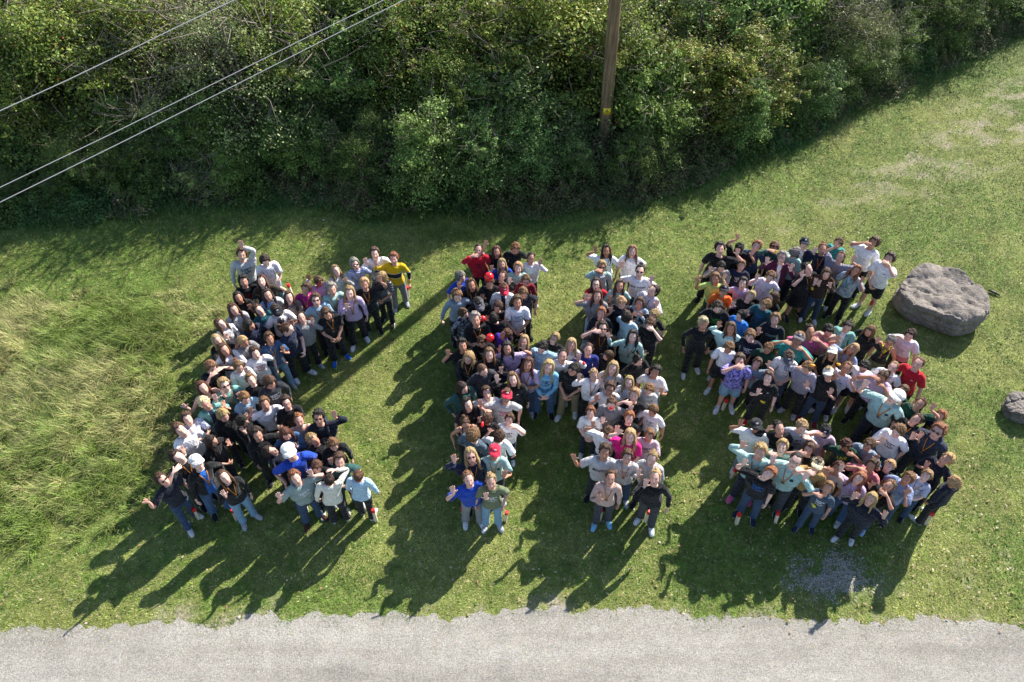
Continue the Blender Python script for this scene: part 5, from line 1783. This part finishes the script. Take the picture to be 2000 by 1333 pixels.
# ---------------------------------------------------------------- boulders, stakes, balloons
m, nt, b = new_mat('basalt', .9, .25)
tc = node(nt, 'ShaderNodeTexCoord').outputs['Object']
n1 = noise(nt, tc, 3.2, 8, .7); n2 = noise(nt, tc, 24, 6, .7)
c = ramp(nt, n1, [(.3, (.12, .108, .10)), (.5, (.225, .202, .182)), (.66, (.32, .28, .245)), (.8, (.44, .35, .26))])
c = mix(nt, .8, c, ramp(nt, n2, [(.3, (.5, .5, .5)), (.7, (1.35, 1.32, 1.3))]), 'MULTIPLY')
nt.links.new(c, b.inputs['Base Color'])
bump(nt, b, math_(nt, 'ADD', n1, math_(nt, 'MULTIPLY', n2, .5)), 1.0, .06)
M_ROCK = m
from mathutils import noise as mnoise
def boulder(name, outline, zt, tilt, label, seed):
    """outline: photo outline of its top edge; built as a faceted slab of real thickness"""
    P = np.array([at(x + 6, y, zt + tz)[:2] for (x, y, tz) in outline])
    ctr = P.mean(0)
    prof = [(.86, .0), (.96, .12), (1.0, .38), (.99, .70), (.965, .90), (.91, 1.0)]
    n = 48
    ang = np.arctan2(P[:, 1] - ctr[1], P[:, 0] - ctr[0]); rr = np.hypot(P[:, 0] - ctr[0], P[:, 1] - ctr[1])
    o_ = np.argsort(ang); ang, rr = ang[o_], rr[o_]
    ang3 = np.concatenate([ang - 2 * np.pi, ang, ang + 2 * np.pi]); rr3 = np.tile(rr, 3)
    V, F = [], []
    for (s, h) in prof:
        for k in range(n):
            a = -math.pi + 2 * math.pi * k / n
            R = np.interp(a, ang3, rr3) * s
            x, y = R * math.cos(a), R * math.sin(a)
            V.append((x, y, h * (zt + tilt[0] * x + tilt[1] * y)))
    for i in range(len(prof) - 1):
        for k in range(n):
            a, b = i * n + k, i * n + (k + 1) % n
            F.append((a, b, b + n, a + n))
    F.append(tuple(range(n))[::-1]); F.append(tuple(range((len(prof) - 1) * n, len(prof) * n)))
    mb = MB(); mb.add((V, F))
    Pv, Fv = voxel(mb, .022 if seed == 1 else .013, 26000, 2, 'stone')
    out = []
    for v in Pv:
        v = Vector(v); q = v + Vector((seed * 3.1, 1, 2))
        top = min(1, max(0, v.z / zt - .72) * 4.5)
        nrm = Vector((v.x, v.y, 0)).normalized() * (1 - top) + Vector((0, 0, 1)) * top
        big = mnoise.fractal(q * 1.3, .9, 2.0, 2) * (.07 - .04 * top)
        strata = (1 - top) * .022 * math.sin(v.z * 46 + 3 * mnoise.noise(q * 2))
        facet = abs(mnoise.noise(q * 2.3)) * -.10 + abs(mnoise.noise(q * 5.3)) * -.05 + abs(mnoise.noise(q * 12)) * -.02
        vd = mnoise.voronoi(q * 1.9)[0]; ve = mnoise.voronoi(q * 4.6)[0]
        facet = facet * .5 - .16 * vd[0] - .02 * ve[0] - (.035 * max(0, 1 - (vd[1] - vd[0]) / .06)) - (.014 * max(0, 1 - (ve[1] - ve[0]) / .10)) + .07
        d = big + strata + facet + mnoise.fractal(q * 11, .7, 2.1, 4) * .014
        if seed == 1 and top > .2:
            u_ = v.x * .50 + v.y * .866 + .12 + .07 * mnoise.noise(q * 1.7)
            d += -.075 * max(0, 1 - abs(u_) / .045) * min(1, max(0, .85 - v.x)) + (.06 if u_ < 0 else 0) * top
        v = v + nrm * d * min(1, max(0.2, v.z / zt + .3))
        out.append(v[:])
    me = mesh_from(name, np.array(out), Fv, [M_ROCK], False)
    o = link(name, me, None, (ctr[0], ctr[1], -.02))
    return tag(o, label, 'boulder')
boulder('boulder', [(1748, 560, 0), (1762, 535, 0), (1812, 507, 0), (1862, 518, 0), (1900, 540, 0), (1925, 560, 0), (1935, 595, 0), (1920, 618, 0), (1878, 628, 0), (1850, 618, 0), (1810, 605, 0), (1775, 590, 0)], .56, (.02, .02), 'huge flat grey-brown boulder lying on the lawn beside the right letter', 1)
boulder('boulder', [(1962, 775, 0), (1975, 758, 0), (2000, 762, 0), (2030, 775, 0), (2045, 800, 0), (2020, 812, 0), (1990, 806, 0), (1968, 795, 0)], .34, (0, 0), 'smaller pale grey boulder cut by the right edge of the picture', 4)
p = at(1938, 573)
V, F = tube([(-.10, .03, .03), (-.03, .01, .045), (.05, -.02, .04), (.14, -.06, .03)], [.012, .026, .028, .010], 8)
tag(link('folded_umbrella', mesh_from('folded_umbrella', np.array(V), F, [plainc('black_nylon', (.02, .02, .024), .5)]), None, tuple(p), -.3), 'short black folded umbrella lying in the grass behind the huge boulder', 'umbrella')

M_STK = plainc('pale_timber', (.62, .54, .40), .8, .2); M_RED = plainc('red_paint', (.62, .03, .03), .5)
ST = [(572, 580, 'behind the white-shirted people at the top of the left letter'), (798, 581, 'beside the yellow jumper at the tip of the left letter'), (388, 1014, 'between the white shoes at the lower left corner'), (462, 1016, 'at the feet of the long-haired person in black, left letter'),
      (735, 1018, 'behind the white sweatshirts, bottom of the left letter'), (907, 1014, 'left of the blue crop top, foot of the middle letter'), (987, 1018, 'right of the olive t-shirt, foot of the middle letter'), (1171, 1016, 'behind the beige top, foot of the middle letter'),
      (1261, 1020, 'between the white shoes of the person in black, middle letter'), (1428, 934, 'below the grey trousers, left end of the right letter'), (1438, 1024, 'before the black t-shirt with blue print, right letter'), (1514, 1021, 'in front of the bald man, bottom of the right letter'),
      (1808, 1024, 'at the lower right corner of the right letter'), (1692, 610, 'beside the black shoes near the huge boulder'), (1411, 801, 'beside the blue shorts, left side of the right letter'), (1661, 801, 'between the white shoes in the middle of the right letter')]
stake_me = None
for i, (x, y, lab) in enumerate(ST):
    rt = link('marker_stake', None, None, tuple(at(x, y)), (i * 37 % 90) * .03)
    tag(rt, 'wooden stake with red top ' + lab, 'stake', 'red-topped marker stakes')
    if stake_me is None:
        bm = bmesh.new(); bmesh.ops.create_cube(bm, size=1)
        for v in bm.verts: v.co = Vector((v.co.x * .05, v.co.y * .05, (v.co.z + .5) * .30 - .02)) if v.co.z > 0 else Vector((v.co.x * .05, v.co.y * .05, -.05))
        bmesh.ops.bevel(bm, geom=bm.edges[:], offset=.005, segments=1)
        a_ = bpy.data.meshes.new('post'); bm.to_mesh(a_); bm.free(); a_.materials.append(M_STK)
        bm = bmesh.new(); bmesh.ops.create_cube(bm, size=1)
        for v in bm.verts: v.co = Vector((v.co.x * .056, v.co.y * .056, .275 + (v.co.z + .5) * .085))
        bmesh.ops.bevel(bm, geom=bm.edges[:], offset=.008, segments=2)
        b_ = bpy.data.meshes.new('red_top'); bm.to_mesh(b_); bm.free(); b_.materials.append(M_RED)
        stake_me = (a_, b_)
    rt.rotation_euler = (rad((i * 53 % 11) - 5), rad((i * 29 % 13) - 6), rt.rotation_euler[2])
    link('post', stake_me[0], rt); link('red_top', stake_me[1], rt)

def balloon(x, y, z, rpx, c, lab, grp='inflated balloons'):
    p = at(x, y, z); dist = np.linalg.norm(p - [0, 0, CAM_H]); R = rpx / FPX * dist
    mb = MB()
    mb.add(ell((0, 0, 0), (R, R, R * 1.12), 24, 16, lambda d: 1 - .12 * max(0, -d[2]) ** 2))
    mb.add(tube([(0, 0, -R * .95), (0, 0, -R * 1.12), (0, 0, -R * 1.22)], [R * .16, R * .05, R * .13], 10))
    mt = plainc('balloon_rubber_' + '_'.join('%02d' % int(v * 99) for v in c), c, .22, .5, .03)
    o = link('balloon', mb.me('balloon', [mt]), None, tuple(p), i)
    o.rotation_euler = (.5, .3, 0)
    tag(o, lab, 'balloon', grp)
RED = (.78, .015, .02)
balloon(955, 541, 1.55, 9.0, RED, 'largest bright red balloon, beside the blue t-shirt near the red hoodie')
balloon(943, 623, 1.35, 6.2, RED, 'small red balloon in front of the greying person in black')
balloon(957, 660, 1.45, 8.2, RED, 'red balloon at the mouth of the child in purple')
balloon(548, 627, 1.30, 6.5, (.02, .02, .025), 'black balloon held by the person in the black cap')
for x, y, z, c, nm in ((1138, 706, 1.3, RED, 'limp red balloon in the hand of the ponytailed person in deep blue'), (1160, 727, 1.2, RED, 'limp red balloon next to the bun of the person with medal, middle letter'), (1190, 800, 1.3, RED, 'limp red balloon at the mouth of the person in grey'),
                   (943, 824, 1.4, RED, 'limp red balloon held up by the person in black, middle letter'), (957, 872, 1.3, RED, 'limp red balloon beside the red cap'), (1587, 559, 1.1, (.75, .42, .02), 'limp yellow balloon in the hand of the black skirted person'),
                   (1411, 722, .9, (.7, .6, .05), 'limp yellow balloon held low near the white jersey'), (1485, 783, .8, (.75, .55, .02), 'limp yellow balloon held low by the person with red shoes'), (1586, 982, .9, (.7, .62, .06), 'limp yellow balloon in front of the slate t-shirt'),
                   (1512, 495, 1.5, (.75, .5, .05), 'limp orange balloon in the raised hand of the plum jacket wearer'), (1582, 713, 1.5, (.8, .3, .02), 'limp orange balloon above the striped grey top'), (1634, 710, 1.4, (.8, .42, .02), 'limp orange balloon left of the pale lilac t-shirt')):
    p = at(x, y, z)
    V, F = tube([(0, 0, 0), (.015, -.01, .03), (.03, -.015, .06), (.035, -.01, .085)], [.010, .022, .026, .008], 10)
    o = link('limp_balloon', mesh_from('limp_balloon', np.array(V), F, [plainc('limp_rubber_%02d_%02d' % (int(c[0] * 99), int(c[1] * 99)), c, .4, .4, .05)]), None, tuple(p))
    o.rotation_euler = (x % 7 * .3, y % 5 * .4, 0)
    tag(o, nm, 'balloon', 'limp balloons held in hands')
